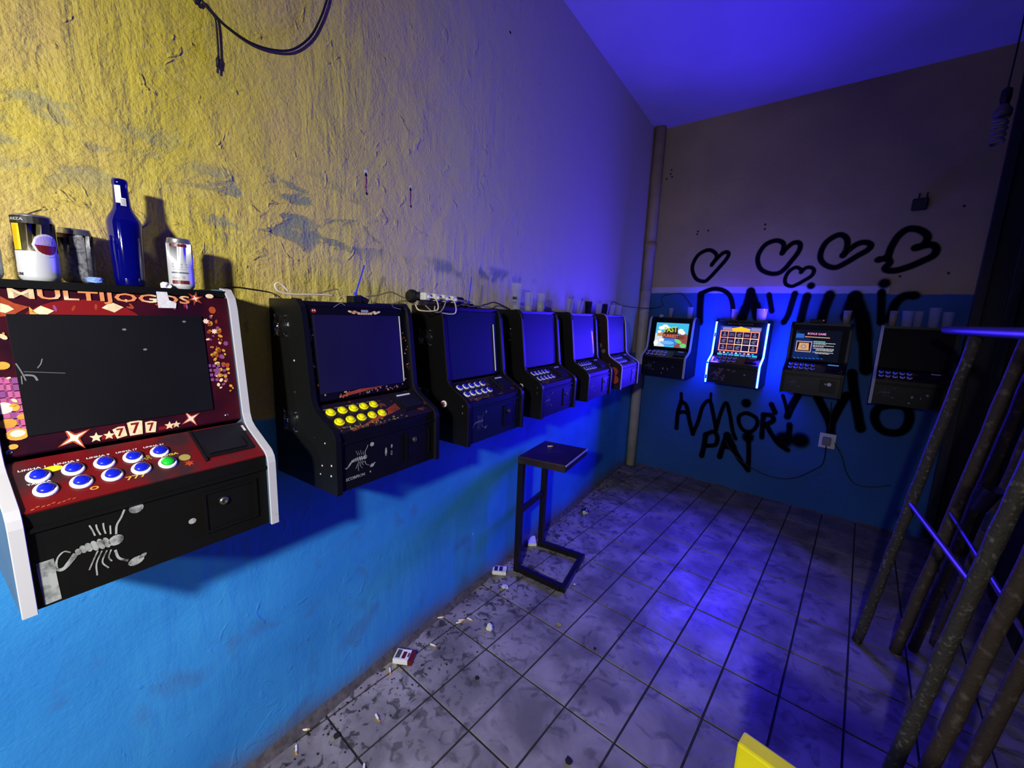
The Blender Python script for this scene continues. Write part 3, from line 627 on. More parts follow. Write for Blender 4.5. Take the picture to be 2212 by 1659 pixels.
bm = BM(); cx_ = (x0 + x1) / 2 + .02
for sx_ in (-1, 1):
    for k in range(4): ell(bm, BZ, (cx_ + sx_ * (.024 + k * .009), y1 + .008 + (k % 2) * .003), .009, .0032, sx_ * .25, .0012, 0, 10)
for k in range(9): ell(bm, BZ, (cx_ - .024 + k * .006, y1 + .006), .0025, .004, 0, .0016, 1, 8)
for k in range(5): ell(bm, BZ, (cx_ - .010 + k * .005, y1 + .014), .0035, .004, k, .0016, 2, 8)
ell(bm, BZ, (.040, .254), .009, .007, 0, .0012, 3, 8); ell(bm, BZ, (.037, .255), .002, .003, 0, .0016, 1, 8); ell(bm, BZ, (.043, .255), .002, .003, 0, .0016, 1, 8)
for L in ([(671, 710), (668, 722), (673, 730), (667, 745), (664, 758)], [(661, 720), (668, 722), (676, 724)], [(845, 655), (850, 664), (865, 668)], [(720, 664), (735, 655), (745, 660)], [(672, 815), (680, 815)]): ribbon(bm, BZ, [S(*p) for p in L], .0012, .0014, 2)
for i in range(60):
    k = rnd.random()
    if k < .55: p = (rnd.uniform(.04, Wd2 - .05), rnd.uniform(.004, y0 - .003))
    elif k < .8: p = (rnd.uniform(x1 + .006, Wd2 - .022), rnd.uniform(.02, .20))
    else: p = (rnd.uniform(.018, x0 - .003), rnd.uniform(.02, .22))
    ell(bm, BZ, p, rnd.uniform(.002, .006), rnd.uniform(.0015, .003), rnd.uniform(0, 3), .0012, rnd.choice((0, 4, 5, 4)), 7)
for k in range(3): ribbon(bm, BZ, [(.10 + k * .01, .004 + k * .004), (.22, .016 + k * .004), (.30, .026 + k * .003)], .003, .0011, 5)
link('printed_artwork', bm, [M['copper'], M['cream'], mat('pale_grey_ink', (150, 150, 165), .5), M['redi'], M['oliv'], M['orange']], t2)
pc2 = lambda x, y: CT.px(600 + x / 4.878, 620 + y / 4.878)
c1 = [pc2(*p) for p in ((513, 1340), (652, 1310), (784, 1285), (905, 1260), (1022, 1237))]; c2 = [pc2(*p) for p in ((607, 1443), (741, 1410), (871, 1380), (995, 1350), (1110, 1323))]
print('M2 buttons', [tuple(round(v, 3) for v in p) for p in c1 + c2])
GEN = [(.056 + i * .0385, .078) for i in range(5)] + [(.070 + i * .0385, .040) for i in range(5)]
GEN = [(p[0], sum(x[1] for x in c1) / 5) for p in c1] + [(p[0], sum(x[1] for x in c2) / 5) for p in c2]
GEN = [(.041 + (a - .027) * .145 / .164, b) for a, b in GEN]
for a_, b_ in GEN: button(t2, CT, a_, b_, 'yellow', 'yellow', .0145)
bm = BM()
for i, (a_, b_) in enumerate(GEN[:5]): text(bm, CT, 'LINHA %d' % (1, 5, 9, 15, 20)[i], a_ - .016, b_ + .014, .024, .0035, .001, 0); 
for i in range(46): ell(bm, CT, (rnd.uniform(.03, .16), rnd.uniform(.003, .020)), rnd.uniform(.002, .005), .0018, rnd.uniform(0, 3), .0008, rnd.choice((1, 1, 2)), 7)
for i in range(10): ell(bm, CT, (rnd.uniform(.17, .27), rnd.uniform(.003, .018)), .005, .0022, .2, .0008, 1, 7)
for k in range(5): ribbon(bm, CT, [(.10 + k * .012, .008 + k * .004), (.19, .026 + k * .004), (Wd2 * .67, .044 + k * .006)], .003, .0007, 2)
for k in range(4): ell(bm, CT, (Wd2 - .035 + rnd.uniform(-.012, .01), .05 + k * .012), .005, .004, 1, .0008, 2, 6)
link('button_lettering', bm, [mat('faint_white_ink', (150, 150, 150), .5), M['oliv'], M['orange']], t2)
bm = BM(); cbox(bm, Wd2 * .735, Wd2 * .875, .094, .100, .0042, .0055); link('card_slot', bm, M['wplast'], t2, label='white strip of the bill slot')
KP = lambda x, y: FP.px(660 + x / 7.373, 920 + y / 7.373)
bm = BM(); scorpion(bm, KP, 1.15, FPf=FP)
for c_, rx, ry in (((1278, 410), .0040, .0145), ((1368, 320), .0034, .0065), ((1368, 425), .0042, .0075)): ell(bm, FP, KP(*c_), rx, ry, 0, .0012, 0, 12)
t_ = KP(640, 890); text(bm, FP, 'SCORPION', t_[0], t_[1], .062, .009, .0012, 0); ell(bm, FP, KP(1030, 725), .002, .004, .4)
link('scorpion_print', bm, M['print'], t2, label='white scorpion printed on the front')
SCG = KP
def fan(t, y, z, r=.030):
    bm = BM()
    for k in range(5):
        rr = r * (1 - k * .19); P = [Vector((-.0022 - (.003 if k else .002), y + rr * math.cos(i * math.pi / 10), z + rr * math.sin(i * math.pi / 10))) for i in range(21)]
        tube(bm, P, .0009, 5, 1)
    for an in (.8, 2.37, 3.94, 5.5):
        dx, dz = math.cos(an), math.sin(an); tube(bm, [(-.004, y + dx * r * .95, z + dz * r * .95), (-.004, y + dx * r * 1.30, z + dz * r * 1.30)],   .0015, 5, 1)
        lathe(bm, [(.0032, 0), (.0032, .004), (.0012, .005)], 8, Matrix.Translation((-.0003, y + dx * r * 1.32, z + dz * r * 1.32)) @ Matrix.Rotation(-math.pi / 2, 4, 'Y'))
    lathe(bm, [(r * 1.03, 0), (r * 1.03, .0006)], 20, Matrix.Translation((-.0002, y, z)) @ Matrix.Rotation(-math.pi / 2, 4, 'Y'), mi=1)
    return link('fan_guard', bm, [M['chrome'], M['dark']], t)
def sidept(t, u, v):
    mx = t.matrix_world; p = hit(u, v, mx.translation, mx.to_3x3() @ Vector((1, 0, 0))); return mx.inverted() @ p
for (u, v) in ((607, 703), (628, 908)):
    p = sidept(t2, u, v); print('fan', p); fan(t2, p.y, p.z)
bm = BM(); FS = Fr((0, 0, 0), (0, -1, 0), (0, 0, 1), t2)
for (x, y, r) in ((436, 1222, .004), (418, 1370, .0045), (407, 1425, .004), (232, 672, .005), (480, 1372, .005), (478, 1440, .005)): 
    p = sidept(t2, 560 + x / 3.0725, 560 + y / 3.0725); lathe(bm, [(r * .6, 0), (r * .5, .0006)], 8, Matrix.Translation((-.0001, p.y, p.z)) @ Matrix.Rotation(-math.pi / 2, 4, 'Y'))
link('paint_chip', bm, M['paper'], t2)

# ---- 3 to 5: black cabinets with mirror-dark fronts and white ringed buttons
def black_cab(label, mx, Wd, side='blk', art='flame', nfan=2, redbtn=True, front='gloss', small=False):
    t, BZ, CT, FP, sd, pt, cbox = cabinet(label, mx, Wd, side=side, bezel='gloss', control=art, front=front, detail=False)
    for a_, b_ in GEN: button(t, CT, a_ * Wd / Wd2, b_, 'wplast', 'cap', .0145, 14)
    bm = BM(); rn = random.Random(Wd)
    for i in range(30): ell(bm, CT, (rn.uniform(.03, Wd * .66), rn.uniform(.003, .016)), rn.uniform(.002, .005), .002, rn.uniform(0, 3), .0007, rn.choice((0, 0, 1)), 7)
    link('printed_artwork', bm, [M['oliv'], M['orange']], t)
    bm = BM(); cbox(bm, Wd * .745, Wd * .865, .092, .099, .0042, .0056); link('card_slot', bm, M['wplast'], t, label='white strip of the bill slot')
    bm = BM(); scorpion(bm, lambda x, y: ((lambda p: (p[0] * Wd / Wd2, p[1]))(SCG(x, y))), 1.1, FPf=FP); link('scorpion_print', bm, mat('dim_print', (92, 92, 110), .6, c2=(40, 40, 52), thr=(.45, .7), scale=70), t)
    if redbtn:
        bm = BM(); R = Matrix.Translation((-.0002, -.18, .150)) @ Matrix.Rotation(-math.pi / 2, 4, 'Y'); lathe(bm, [(.0135, 0), (.0135, .003), (.010, .005)], 18, R); o = link('side_button', bm, M['wplast'], t, label='red side button in a white ring')
        bm = BM(); lathe(bm, [(.0085, .003), (.0085, .008), (.006, .010)], 18, R); link('plunger', bm, mat('dull_red_plastic', (110, 24, 28), .4), o)
        for z in (.155, .128):
            bm = BM(); lathe(bm, [(.0042, 0), (.0042, .001), (.002, .003)], 12, Matrix.Translation((-.0002, -.272, z)) @ Matrix.Rotation(-math.pi / 2, 4, 'Y')); link('bolt', bm, M['chrome'], t)
    for k in range(nfan): fan(t, -.075, (.40, .17)[k])
    return t, BZ, CT, FP, sd, pt, cbox
t3 = black_cab('black arcade cabinet with a cable tangle on its top, third from the left', MLx(1.045), .388)
bm = BM(); loft(bm, [[t3[1].P(a_, b_, z) for a_, b_ in ((.325, .01), (.328, .01), (.328, .215), (.325, .215))] for z in (.0004, .004)]); link('screen_edge', bm, M['wplast'], t3[0], label='white edge of the screen panel')
t4 = black_cab('black arcade cabinet with the tall beaker on its top, fourth from the left', MLx(1.60), .382, nfan=1)
t5 = black_cab('black arcade cabinet holding three straw cups, fifth from the left', MLx(2.155), .378, nfan=0, redbtn=False)
t6 = black_cab('arcade cabinet with picture sides and white edge strips, last on the left wall', MLx(2.725), .392, side='skin', nfan=0, redbtn=False)
for o in t6[0].children:
    if o.name.startswith('edge_trim'): o.data.materials[0] = M['white']; o['label'] = 'white vinyl edge strip'
bm = BM(); R = Matrix.Rotation(-math.pi / 2, 4, 'Y')
for (y, z, r, mi) in ((-.245, .125, .030, 0), (-.255, .068, .030, 0), (-.17, .16, .018, 1), (-.08, .44, .03, 1), (-.12, .30, .02, 1)):
    lathe(bm, [(r, 0), (r * .99, .0006)], 20, Matrix.Translation((-.0002 - mi * .0001, y, z)) @ R, mi=mi)
link('side_artwork', bm, [M['redp'], mat('greyed_ink', (110, 104, 98), .5)], t6[0], label='red discs printed on the side')

# ---- back wall cabinets
b1_ = black_cab('arcade cabinet with white edge strips and a cartoon game title on screen, back wall left', MBx(-1.545), .402, nfan=0, redbtn=False, front='blk')
b2_ = black_cab('arcade cabinet framed by two glowing blue light strips, back wall', MBx(-.972), .392, nfan=0, redbtn=False, front='blk')
b3_ = black_cab('arcade cabinet showing a BONUS GAME text screen, back wall', MBx(-.435), .368, nfan=0, redbtn=False, front='dusty')
b4_ = black_cab('switched-off arcade cabinet with five cups on its top, back wall right', MBx(.082), .380, nfan=0, redbtn=False, front='blk')
for t in (b1_, b4_):
    k = 0
    for o in t[0].children:
        if o.name.startswith('edge_trim'):
            k += 1
            if t is b1_ or k == 1: o.data.materials[0] = M['white']; o['label'] = 'white vinyl edge strip'
for t in (b1_, b2_, b3_, b4_): t[5]['bz'].data.materials[0] = mat('matt_black_bezel', (8, 8, 11), .55, spec=.15)
for t in (b1_, b4_):
    bm = BM(); ell(bm, t[3], (.21, .07), .006, .011, 0, .0014, 0, 10); ell(bm, t[3], (.25, .068), .004, .009, 0, .0014, 0, 10); ell(bm, t[3], (.2, .03), .006, .006, 0, .0014, 0, 10); link('worn_spot', bm, M['print'], t[0])
def screen(t, quad, base, strength=1.0):
    BZ = t[1]; q = [BZ.px(*p) for p in quad]; x0 = (q[0][0] + q[3][0]) / 2; x1 = (q[1][0] + q[2][0]) / 2; y1 = (q[0][1] + q[1][1]) / 2; y0 = (q[2][1] + q[3][1]) / 2
    print('screen', x0, x1, y0, y1)
    bm = BM(); loft(bm, [[BZ.P(a, b, z) for a, b in ((x0, y0), (x1, y0), (x1, y1), (x0, y1))] for z in (.0004, .003)]); s = link('screen', bm, base, t[0])
    f = Fr(BZ.P(x0, y0, .003), BZ.ux, BZ.uy); return s, f, x1 - x0, y1 - y0
ES = 1.0
s, f, w_, h_ = screen(b1_, [(1419, 696), (1490, 700), (1481, 752), (1413, 748)], emis('sky_cyan', (70, 190, 235), ES))
bm = BM(); N = lambda u, v: (u * w_, v * h_)
def blob(c, r, ry, mi, off=.0005, n=14, an=0): ell(bm, f, N(*c), r * w_, ry * h_, an, off, mi, n)
def pl(L, mi, off=.0005): poly(bm, f, [N(*p) for p in L], off, mi)
pl([(0, 0), (.3, 0), (.42, .3), (.2, .5), (0, .56)], 1, .0003); pl([(.62, 0), (1, 0), (1, .55), (.8, .62), (.66, .35)], 2, .0003); pl([(.05, .45), (.12, .68), (.22, .6), (.3, .42)], 3, .0004)
for c, r, ry in (((.18, .78), .1, .08), ((.28, .84), .1, .09), ((.36, .78), .1, .08), ((.12, .62), .07, .06), ((.78, .68), .09, .1), ((.84, .62), .08, .08)): blob(c, r, ry, 4, .0005)
blob((.46, .22), .27, .16, 5, .0006, 18); blob((.42, .18), .2, .08, 6, .0007, 16); blob((.22, .28), .08, .07, 4, .0007); blob((.9, .1), .1, .09, 7, .0006); blob((.74, .26), .12, .07, 7, .0007, an=-.4); blob((.05, .15), .07, .12, 4, .0006); blob((.8, .43), .13, .08, 8, .0005)
pl([(.26, .56), (.3, .74), (.68, .86), (.70, .56)], 9, .0008)
text(bm, f, 'FAST', .28 * w_, .60 * h_, .40 * w_, .22 * h_, .0011, 10, ang=.08); text(bm, f, '&', .70 * w_, .62 * h_, .08 * w_, .14 * h_, .0011, 4)
pl([(.24, .36), (.24, .56), (.74, .56), (.74, .36)], 9, .0009); text(bm, f, 'FURRIEST', .26 * w_, .39 * h_, .47 * w_, .14 * h_, .0012, 11)
link('screen_picture', bm, [None or emis('x', (70, 190, 235), ES), emis('snow', (215, 225, 235), ES), emis('brick_red', (150, 80, 70), ES), emis('sand', (200, 140, 90), ES), emis('cloud', (250, 250, 250), ES), emis('lake', (60, 130, 235), ES), emis('lake_light', (120, 190, 245), ES), emis('leaf_green', (120, 215, 130), ES), emis('earth', (120, 60, 50), ES), emis('outline', (60, 40, 50), ES), emis('lime', (190, 230, 40), ES), emis('coral', (255, 120, 90), ES)], s)
s, f, w_, h_ = screen(b2_, [(1557, 703), (1647, 708), (1636, 776), (1549, 768)], emis('navy_screen', (34, 20, 120), .8))
bm = BM(); pl([(.0, .86), (1, .86), (1, 1), (0, 1)], 0, .0003); pl([(.06, .86), (.28, .86), (.28, .96), (.06, .96)], 5, .0005); pl([(.75, .86), (.98, .86), (.98, .97), (.75, .97)], 5, .0005)
pl([(.30, .85), (.72, .85), (.74, .93), (.56, .97), (.5, 1.0), (.44, .97), (.28, .93)], 2, .0006)
gx0, gx1, gy0, gy1 = .03, .95, .20, .83
pl([(gx0 - .02, gy0 - .02), (gx1 + .02, gy0 - .02), (gx1 + .02, gy1 + .02), (gx0 - .02, gy1 + .02)], 1, .0004)
for i in range(5):
    for j in range(3):
        a0 = gx0 + (gx1 - gx0) * i / 5 + .008; a1 = gx0 + (gx1 - gx0) * (i + 1) / 5 - .008; c0 = gy0 + (gy1 - gy0) * j / 3 + .012; c1_ = gy0 + (gy1 - gy0) * (j + 1) / 3 - .012
        hl = (i, j) in ((2, 1), (4, 1), (3, 0))
        if hl: pl([(a0 - .012, c0 - .018), (a1 + .012, c0 - .018), (a1 + .012, c1_ + .018), (a0 - .012, c1_ + .018)], 4, .0005)
        pl([(a0, c0), (a1, c0), (a1, c1_), (a0, c1_)], 3, .0006)
        if (i, j) != (3, 0):
            cx, cy = (a0 + a1) / 2, (c0 + c1_) / 2; k = (i * 3 + j * 2) % 4
            if k == 0: blob((cx, cy - .03), .05, .035, 6, .0008, 10); blob((cx, cy + .04), .025, .035, 6, .0009, 10)
            elif k == 1: pl([(cx - .055, cy - .045), (cx + .055, cy - .045), (cx + .055, cy + .03), (cx - .055, cy + .03)], 6, .0008)
            elif k == 2: blob((cx, cy + .02), .06, .03, 6, .0008, 10, .3); blob((cx, cy - .04), .05, .02, 6, .0008, 10)
            else:
                for d in range(4): pl([(cx - .055 + d * .03, cy - .05), (cx - .04 + d * .03, cy - .05), (cx - .04 + d * .03, cy + .05), (cx - .055 + d * .03, cy + .05)], 6, .0008)
for i in range(7): pl([(.01 + i * .142, .02), (.13 + i * .142, .02), (.13 + i * .142, .10), (.01 + i * .142, .10)], 7 if i % 3 else 8, .0005)
for i in range(9): pl([(.05 + i * .1, .115), (.10 + i * .1, .115), (.10 + i * .1, .15), (.05 + i * .1, .15)], (1, 4, 8)[i % 3], .0005)
link('screen_picture', bm, [emis('slate_blue', (60, 70, 190), .8), emis('peach_line', (255, 150, 120), 1.2), emis('gold_line', (255, 190, 40), 1.2), emis('cell_dark', (38, 26, 80), .7), emis('bright_line', (255, 240, 200), 1.3), emis('mauve', (150, 150, 210), .9), emis('cell_grey', (118, 118, 165), .8), emis('button_blue', (90, 150, 225), 1), emis('button_cyan', (60, 200, 225), 1)], s)
BZ2 = b2_[1]; bm = BM(); text(bm, BZ2, 'MULTIJOGOS', *[v for v in (BZ2.px(1573, 701))], .185, .013, .0016, 0); link('marquee_lettering', bm, mat('grey_ink', (110, 106, 120), .5), b2_[0], label='grey letters MULTIJOGOS')
bm = BM(); rn = random.Random(4)
for i in range(16): ell(bm, b2_[3], (rn.uniform(.05, .22), rn.uniform(.03, .13)), rn.uniform(.007, .016), rn.uniform(.005, .009), rn.uniform(0, 3), .0012 + i * .0001, 0, 8)
link('coin_print', bm, mat('violet_coin_ink', (95, 60, 78), .5), b2_[0])
s, f, w_, h_ = screen(b3_, [(1719, 711), (1822, 716), (1808, 782), (1711, 776)], emis('dim_navy_screen', (16, 20, 38), .8))
bm = BM(); pl([(0, .04), (.45, .03), (.62, .06), (.5, .4), (.4, .66), (.02, .95)], 0, .0003); pl([(.02, .72), (.2, .72), (.2, .86), (.02, .86)], 1, .0005)
text(bm, f, 'BONUS GAME', .27 * w_, .84 * h_, .40 * w_, .07 * h_, .0008, 2); pl([(.22, .755), (.76, .75), (.76, .775), (.22, .78)], 3, .0006); pl([(.42, .61), (.68, .61), (.68, .645), (.42, .645)], 4, .0006)
pl([(.05, .26), (.40, .26), (.40, .62), (.05, .62)], 5, .0005); pl([(.07, .29), (.38, .29), (.38, .59), (.07, .59)], 6, .0006); pl([(.10, .32), (.35, .32), (.33, .56), (.12, .56)], 7, .0007); blob((.225, .44), .07, .08, 8, .0009); blob((.225, .44), .03, .04, 7, .001)
for i, (yv, a0, a1) in enumerate(((.575, .43, .90), (.54, .43, .70), (.49, .43, .87), (.455, .43, .66), (.40, .44, .88), (.365, .50, .88), (.33, .50, .86), (.27, .44, .88), (.235, .50, .80))):
    x = a0
    while x < a1: d = rn.uniform(.03, .08); pl([(x, yv), (min(a1, x + d), yv), (min(a1, x + d), yv + .016), (x, yv + .016)], 9, .0006); x += d + .008
for i in range(8): a0 = .03 + i * .085; pl([(a0, .07 + .003 * i), (a0 + .055, .05 + .004 * i), (a0 + .07, .02 + .006 * i), (a0 + .015, .03 + .005 * i)], 1, .0006)
link('screen_picture', bm, [emis('mid_navy', (22, 44, 105), .8), emis('royal', (50, 105, 205), .9), emis('pink_text', (240, 150, 210), 1), emis('peach_text', (235, 160, 120), 1), emis('teal', (90, 190, 190), .9), emis('lilac_frame', (190, 160, 190), .9), emis('deep', (20, 12, 26), .8), emis('tan', (225, 165, 105), 1), emis('grey_lilac', (150, 150, 165), .9), emis('white_text', (215, 215, 220), 1)], s)
bm = BM(); CT3 = b3_[2]; loft(bm, [[CT3.P(a, b, z) for a, b in ((.262, .095), (.325, .095), (.325, .102), (.262, .102))] for z in (.0045, .0065)]); link('lit_slot', bm, emis('slot_blue', (50, 150, 240), 1.1), b3_[0], label='lit blue bill slot')
bm = BM(); R = Matrix.Translation((b3_[0].matrix_world.inverted() @ onback(1791, 831, .294))) @ Matrix.Rotation(math.pi / 2, 4, 'X'); lathe(bm, [(.013, 0), (.013, .004), (.009, .005), (.007, .002)], 16, R); link('lock_ring', bm, M['wplast'], b3_[0], label='white ring round the lock')

# glowing LED strips on the two front edges of the second back-wall cabinet
LEDC = (.036, .014, 1.0)
lm = bpy.data.materials.new('blue_led'); lm.use_nodes = True; nt = lm.node_tree; nt.nodes.clear(); e_ = nt.nodes.new('ShaderNodeEmission'); e_.inputs[0].default_value = (.012, .035, 1, 1); e_.inputs[1].default_value = LEDS; o_ = nt.nodes.new('ShaderNodeOutputMaterial'); nt.links.new(e_.outputs[0], o_.inputs[0])
Pf = front_path(0); seg = [(Pf[i + 1] - Pf[i]).length for i in range(len(Pf) - 1)]; tot = sum(seg)
def at_len(d):
    for i, l in enumerate(seg):
        if d <= l: return Pf[i] + (Pf[i + 1] - Pf[i]) * (d / l), (Pf[i + 1] - Pf[i]).normalized()
        d -= l
    return Pf[-1], (Pf[-1] - Pf[-2]).normalized()
for xc, gaps in ((.006, ((.035, .062), (.158, .170), (.435, .462))), (.386, ())):
    bm = BM(); d = .006
    while d < tot - .045:
        if not any(g0 < d < g1 for g0, g1 in gaps):
            p, tt = at_len(d); nn = Vector((0, -tt.z, tt.y)); u = tt * .0034
            for s0, s1 in ((-.0042, -.0012), (.0012, .0042)):
                loft(bm, [[p + nn * k + u * sz + Vector((xc + sx, 0, 0)) for sx, sz in ((s0, -1), (s1, -1), (s1, 1), (s0, 1))] for k in (.0032, .0050)])
        d += .0105
    st = link('led_strip', bm, lm, b2_[0], label='glowing blue-white light strip')
    bm = BM()                                       # the slim U-shaped holder the strip sits in
    for sx in (-1, 1):
        rings = []; d = .004
        while d < tot - .04:
            p, tt = at_len(d); nn = Vector((0, -tt.z, tt.y)); rings.append([p + nn * k + Vector((xc + sx * q, 0, 0)) for k, q in ((.0031, .0052), (.0031, .0060), (CHH, .0060), (CHH, .0052))]); d += .012
        loft(bm, rings)
    link('strip_holder', bm, M['dsteel'], b2_[0])
    bm = BM()                                       # glowing strips added outside the holder to brighten the wall nearby
    for sx in (-1, 1):
        rings = []; d = .004
        while d < tot - .04:
            p, tt = at_len(d); nn = Vector((0, -tt.z, tt.y)); rings.append([p + nn * k + Vector((xc + sx * q, 0, 0)) for k, q in ((.0032, .0062), (.0032, .0080), (.0078, .0080), (.0078, .0062))]); d += .012
        loft(bm, rings)
    link('added_glow_strip', bm, emis('added_blue_glow', (8, 40, 255), GLOW), b2_[0])
    for (y0, z0, y1, z1) in ((-.305, .01, -.305, .15), (-.200, .262, -.170, .490)):
        L = bpy.data.lights.new('led_and_fill_light', 'AREA'); L.shape = 'RECTANGLE'; L.size = .0018; L.size_y = math.hypot(y1 - y0, z1 - z0); L.energy = LEDP * L.size_y; L.color = LEDC
        o = bpy.data.objects.new('led_and_fill_light', L); C.objects.link(o); o.parent = b2_[0]
        ty = Vector((0, y1 - y0, z1 - z0)).normalized(); tz = -Vector((0, -ty.z, ty.y)); tx = ty.cross(tz)
        if (y0, z0) == (-.305, .01): org = Vector((xc, -.3035, (z0 + z1) / 2))
        else:
            org = Vector((xc, (Pf[6].y + Pf[7].y) / 2, (Pf[6].z + Pf[7].z) / 2)); ty = (Pf[7] - Pf[6]).normalized(); tz = -Vector((0, -ty.z, ty.y)); tx = ty.cross(tz); org = org - tz * .0035
        R = Matrix((tx, ty, tz * 1)).transposed().to_4x4(); R.translation = org
        R = R if (R.to_3x3() @ Vector((0, 0, -1))).y < 0 else R @ Matrix.Rotation(math.pi, 4, 'Y'); o.matrix_local = R
    # added lamp facing backwards, brightens the wall beside the cabinet
    sg = -1 if xc < .1 else 1
    L = bpy.data.lights.new('led_and_fill_light', 'AREA'); L.shape = 'RECTANGLE'; L.size = .004; L.size_y = .44; L.energy = LEDP * .44 * BACK; L.color = (.012, .05, 1)
    o = bpy.data.objects.new('led_and_fill_light', L); C.objects.link(o); o.parent = b2_[0]
    zz = -Vector((sg * .75, 1, .05)).normalized(); yy = Vector((0, .22, 1)); yy = (yy - zz * yy.dot(zz)).normalized(); xx = yy.cross(zz)
    R = Matrix((xx, yy, zz)).transposed().to_4x4(); R.translation = Vector((xc + sg * .0125, -.235, .27)); o.matrix_local = R
    # added upward lamp at the strip's top, brightens the ceiling
    L = bpy.data.lights.new('led_and_fill_light', 'AREA'); L.shape = 'RECTANGLE'; L.size = .006; L.size_y = .02; L.energy = LEDP * .036; L.color = LEDC
    o = bpy.data.objects.new('led_and_fill_light', L); C.objects.link(o); o.parent = b2_[0]; o.matrix_local = Matrix.Translation((xc, -.145, .529)) @ Matrix.Rotation(math.pi, 4, 'X')

# ------------------------------------------------------------------ things standing on the cabinets
def upx(u, v, d):                       # left-wall depth plane -> point
    return onleft(u, v, d)
def can(label, base, r, h, mats, prints=None, tilt=0):
    t = thing('drink_can', label, 'can', base); bm = BM()
    lathe(bm, [(r * .78, 0), (r * .90, .003), (r, .009), (r, h * .45)], 28, mi=0, cap=False); lathe(bm, [(r, h * .45), (r, h * .90), (r, h - .012)], 28, mi=1, cap=False)
    lathe(bm, [(r, h - .012), (r * .90, h - .003), (r * .90, h), (r * .84, h), (r * .82, h - .004), (.001, h - .004)], 28, mi=2, cap=False); lathe(bm, [(.001, .002), (r * .78, 0)], 28, mi=2, cap=False)
    link('can_body', bm, mats, t, smooth=True)
    bm = BM(); tube(bm, [(-.003, 0, h - .003), (.010, 0, h - .002), (.012, .004, h - .002), (.002, .006, h - .002), (-.003, 0, h - .003)], .0012, 5, 3); link('pull_tab', bm, M['alu'], t)
    if prints:
        bm, ms = prints(r + .0006, h); link('can_print', bm, ms, t)
    t.rotation_euler = (0, tilt, 0); return t
def bend(r, a0): return lambda a, b: Vector((r * math.cos(a0 + a / r), r * math.sin(a0 + a / r), b))
def cpatch(bm, r, a0, pts, mi):
    B = bend(r, a0); f = bm.faces.new([bm.verts.new(B(*p)) for p in pts]); f.material_index = mi
def cband(bm, r, a0, w0, w1, z0, z1, mi, n=10):
    B = bend(r, a0)
    for i in range(n):
        a = w0 + (w1 - w0) * i / n; b = w0 + (w1 - w0) * (i + 1) / n; f = bm.faces.new([bm.verts.new(B(*p)) for p in ((a, z0), (b, z0), (b, z1), (a, z1))]); f.material_index = mi
def cdisc(bm, r, a0, c, q, mi, n=18, z0=-9, z1=9):
    B = bend(r, a0); K = 8
    for i in range(K):
        xa, xb = c[0] - q + 2 * q * i / K, c[0] - q + 2 * q * (i + 1) / K; ha, hb = (math.sqrt(max(0, q * q - (x - c[0]) ** 2)) for x in (xa, xb))
        P = [(xa, max(z0, c[1] - ha)), (xb, max(z0, c[1] - hb)), (xb, min(z1, c[1] + hb)), (xa, min(z1, c[1] + ha))]
        if P[3][1] - P[0][1] < 1e-5 and P[2][1] - P[1][1] < 1e-5: continue
        f = bm.faces.new([bm.verts.new(B(*p)) for p in P]); f.material_index = mi
FACE = math.atan2(-.60, 1.25)           # direction of the viewer's side of the room seen from cabinet 1
ZT1 = .965 + .5392; ZT = .972 + .5192
def pr1(r, h):
    bm = BM(); a0 = FACE
    cband(bm, r, a0, -.040, .034, h * .86, h * .97, 0); cband(bm, r + .0002, a0, -.022, -.008, h * .46, h * .85, 1)
    cdisc(bm, r + .0004, a0, (.026, h * .55), .020, 2); cdisc(bm, r + .0006, a0, (.026, h * .55), .0165, 4, z0=h * .55); cdisc(bm, r + .0006, a0, (.026, h * .55), .0165, 3, z1=h * .55)
    text(bm, None, 'AM', .018, h * .56, .015, .008, mi=5, bend=bend(r + .0009, a0)); text(bm, None, 'PUREZA', -.030, h * .895, .030, .0045, mi=5, bend=bend(r + .0006, a0)); text(bm, None, 'LORI', -.030, h * .08, .018, .005, mi=0, bend=bend(r + .0006, a0))
    cband(bm, r + .0002, a0, -.036, -.029, h * .25, h * .58, 0, 3)
    return bm, [M['dark'], M['cany'], M['canw'], M['packr'], mat('lavender_can_ink', (150, 130, 200), .35), mat('ink_grey', (150, 150, 160), .4)]
def S1(s, d): return W(s, d, ZT1)
pA = upx(88, 600, .095); sA = (pA - O).dot(DS)
can('large black, gold and white drink can with a round plum badge', S1(sA, .095), .0272, .116, [M['canw'], M['cand'], M['alu']], pr1)
def pr2(r, h):
    bm = BM(); a0 = FACE + .1
    cband(bm, r, a0, -.026, -.004, h * .82, h * .88, 0); cband(bm, r, a0, -.002, .020, h * .12, h * .86, 1)
    return bm, [M['packr'], M['cang']]
sB = (upx(172, 590, .05) - O).dot(DS)
can('grey drink can leaning behind the large can on the nearest cabinet', S1(sB, .048) + Vector((0, 0, .003)), .0255, .104, [M['cang'], M['cang'], M['alu']], pr2, .06)
def pr4(r, h):
    bm = BM(); a0 = FACE + .12; w_ = .016
    cband(bm, r, a0, -w_, w_, h * .83, h * .885, 0, 6); cband(bm, r, a0, -w_, w_, h * .10, h * .17, 0, 6); cband(bm, r, a0, -w_, w_, h * .31, h * .335, 1, 6)
    for k in range(4): cdisc(bm, r, a0, (-.012 + k * .008, h * .49), .0016, 2); cband(bm, r, a0, -.014 + k * .008, -.010 + k * .008, h * .43, h * .445, 2, 2)
    cband(bm, r, a0, -.012, .012, h * .385, h * .395, 2, 5); cband(bm, r, a0, -w_, -.002, h * .20, h * .24, 2, 4); cband(bm, r, a0, .004, .008, h * .20, h * .26, 2, 2)
    return bm, [M['packr'], mat('slate_ink', (70, 80, 96), .4), mat('ink_grey', (150, 150, 160), .4)]
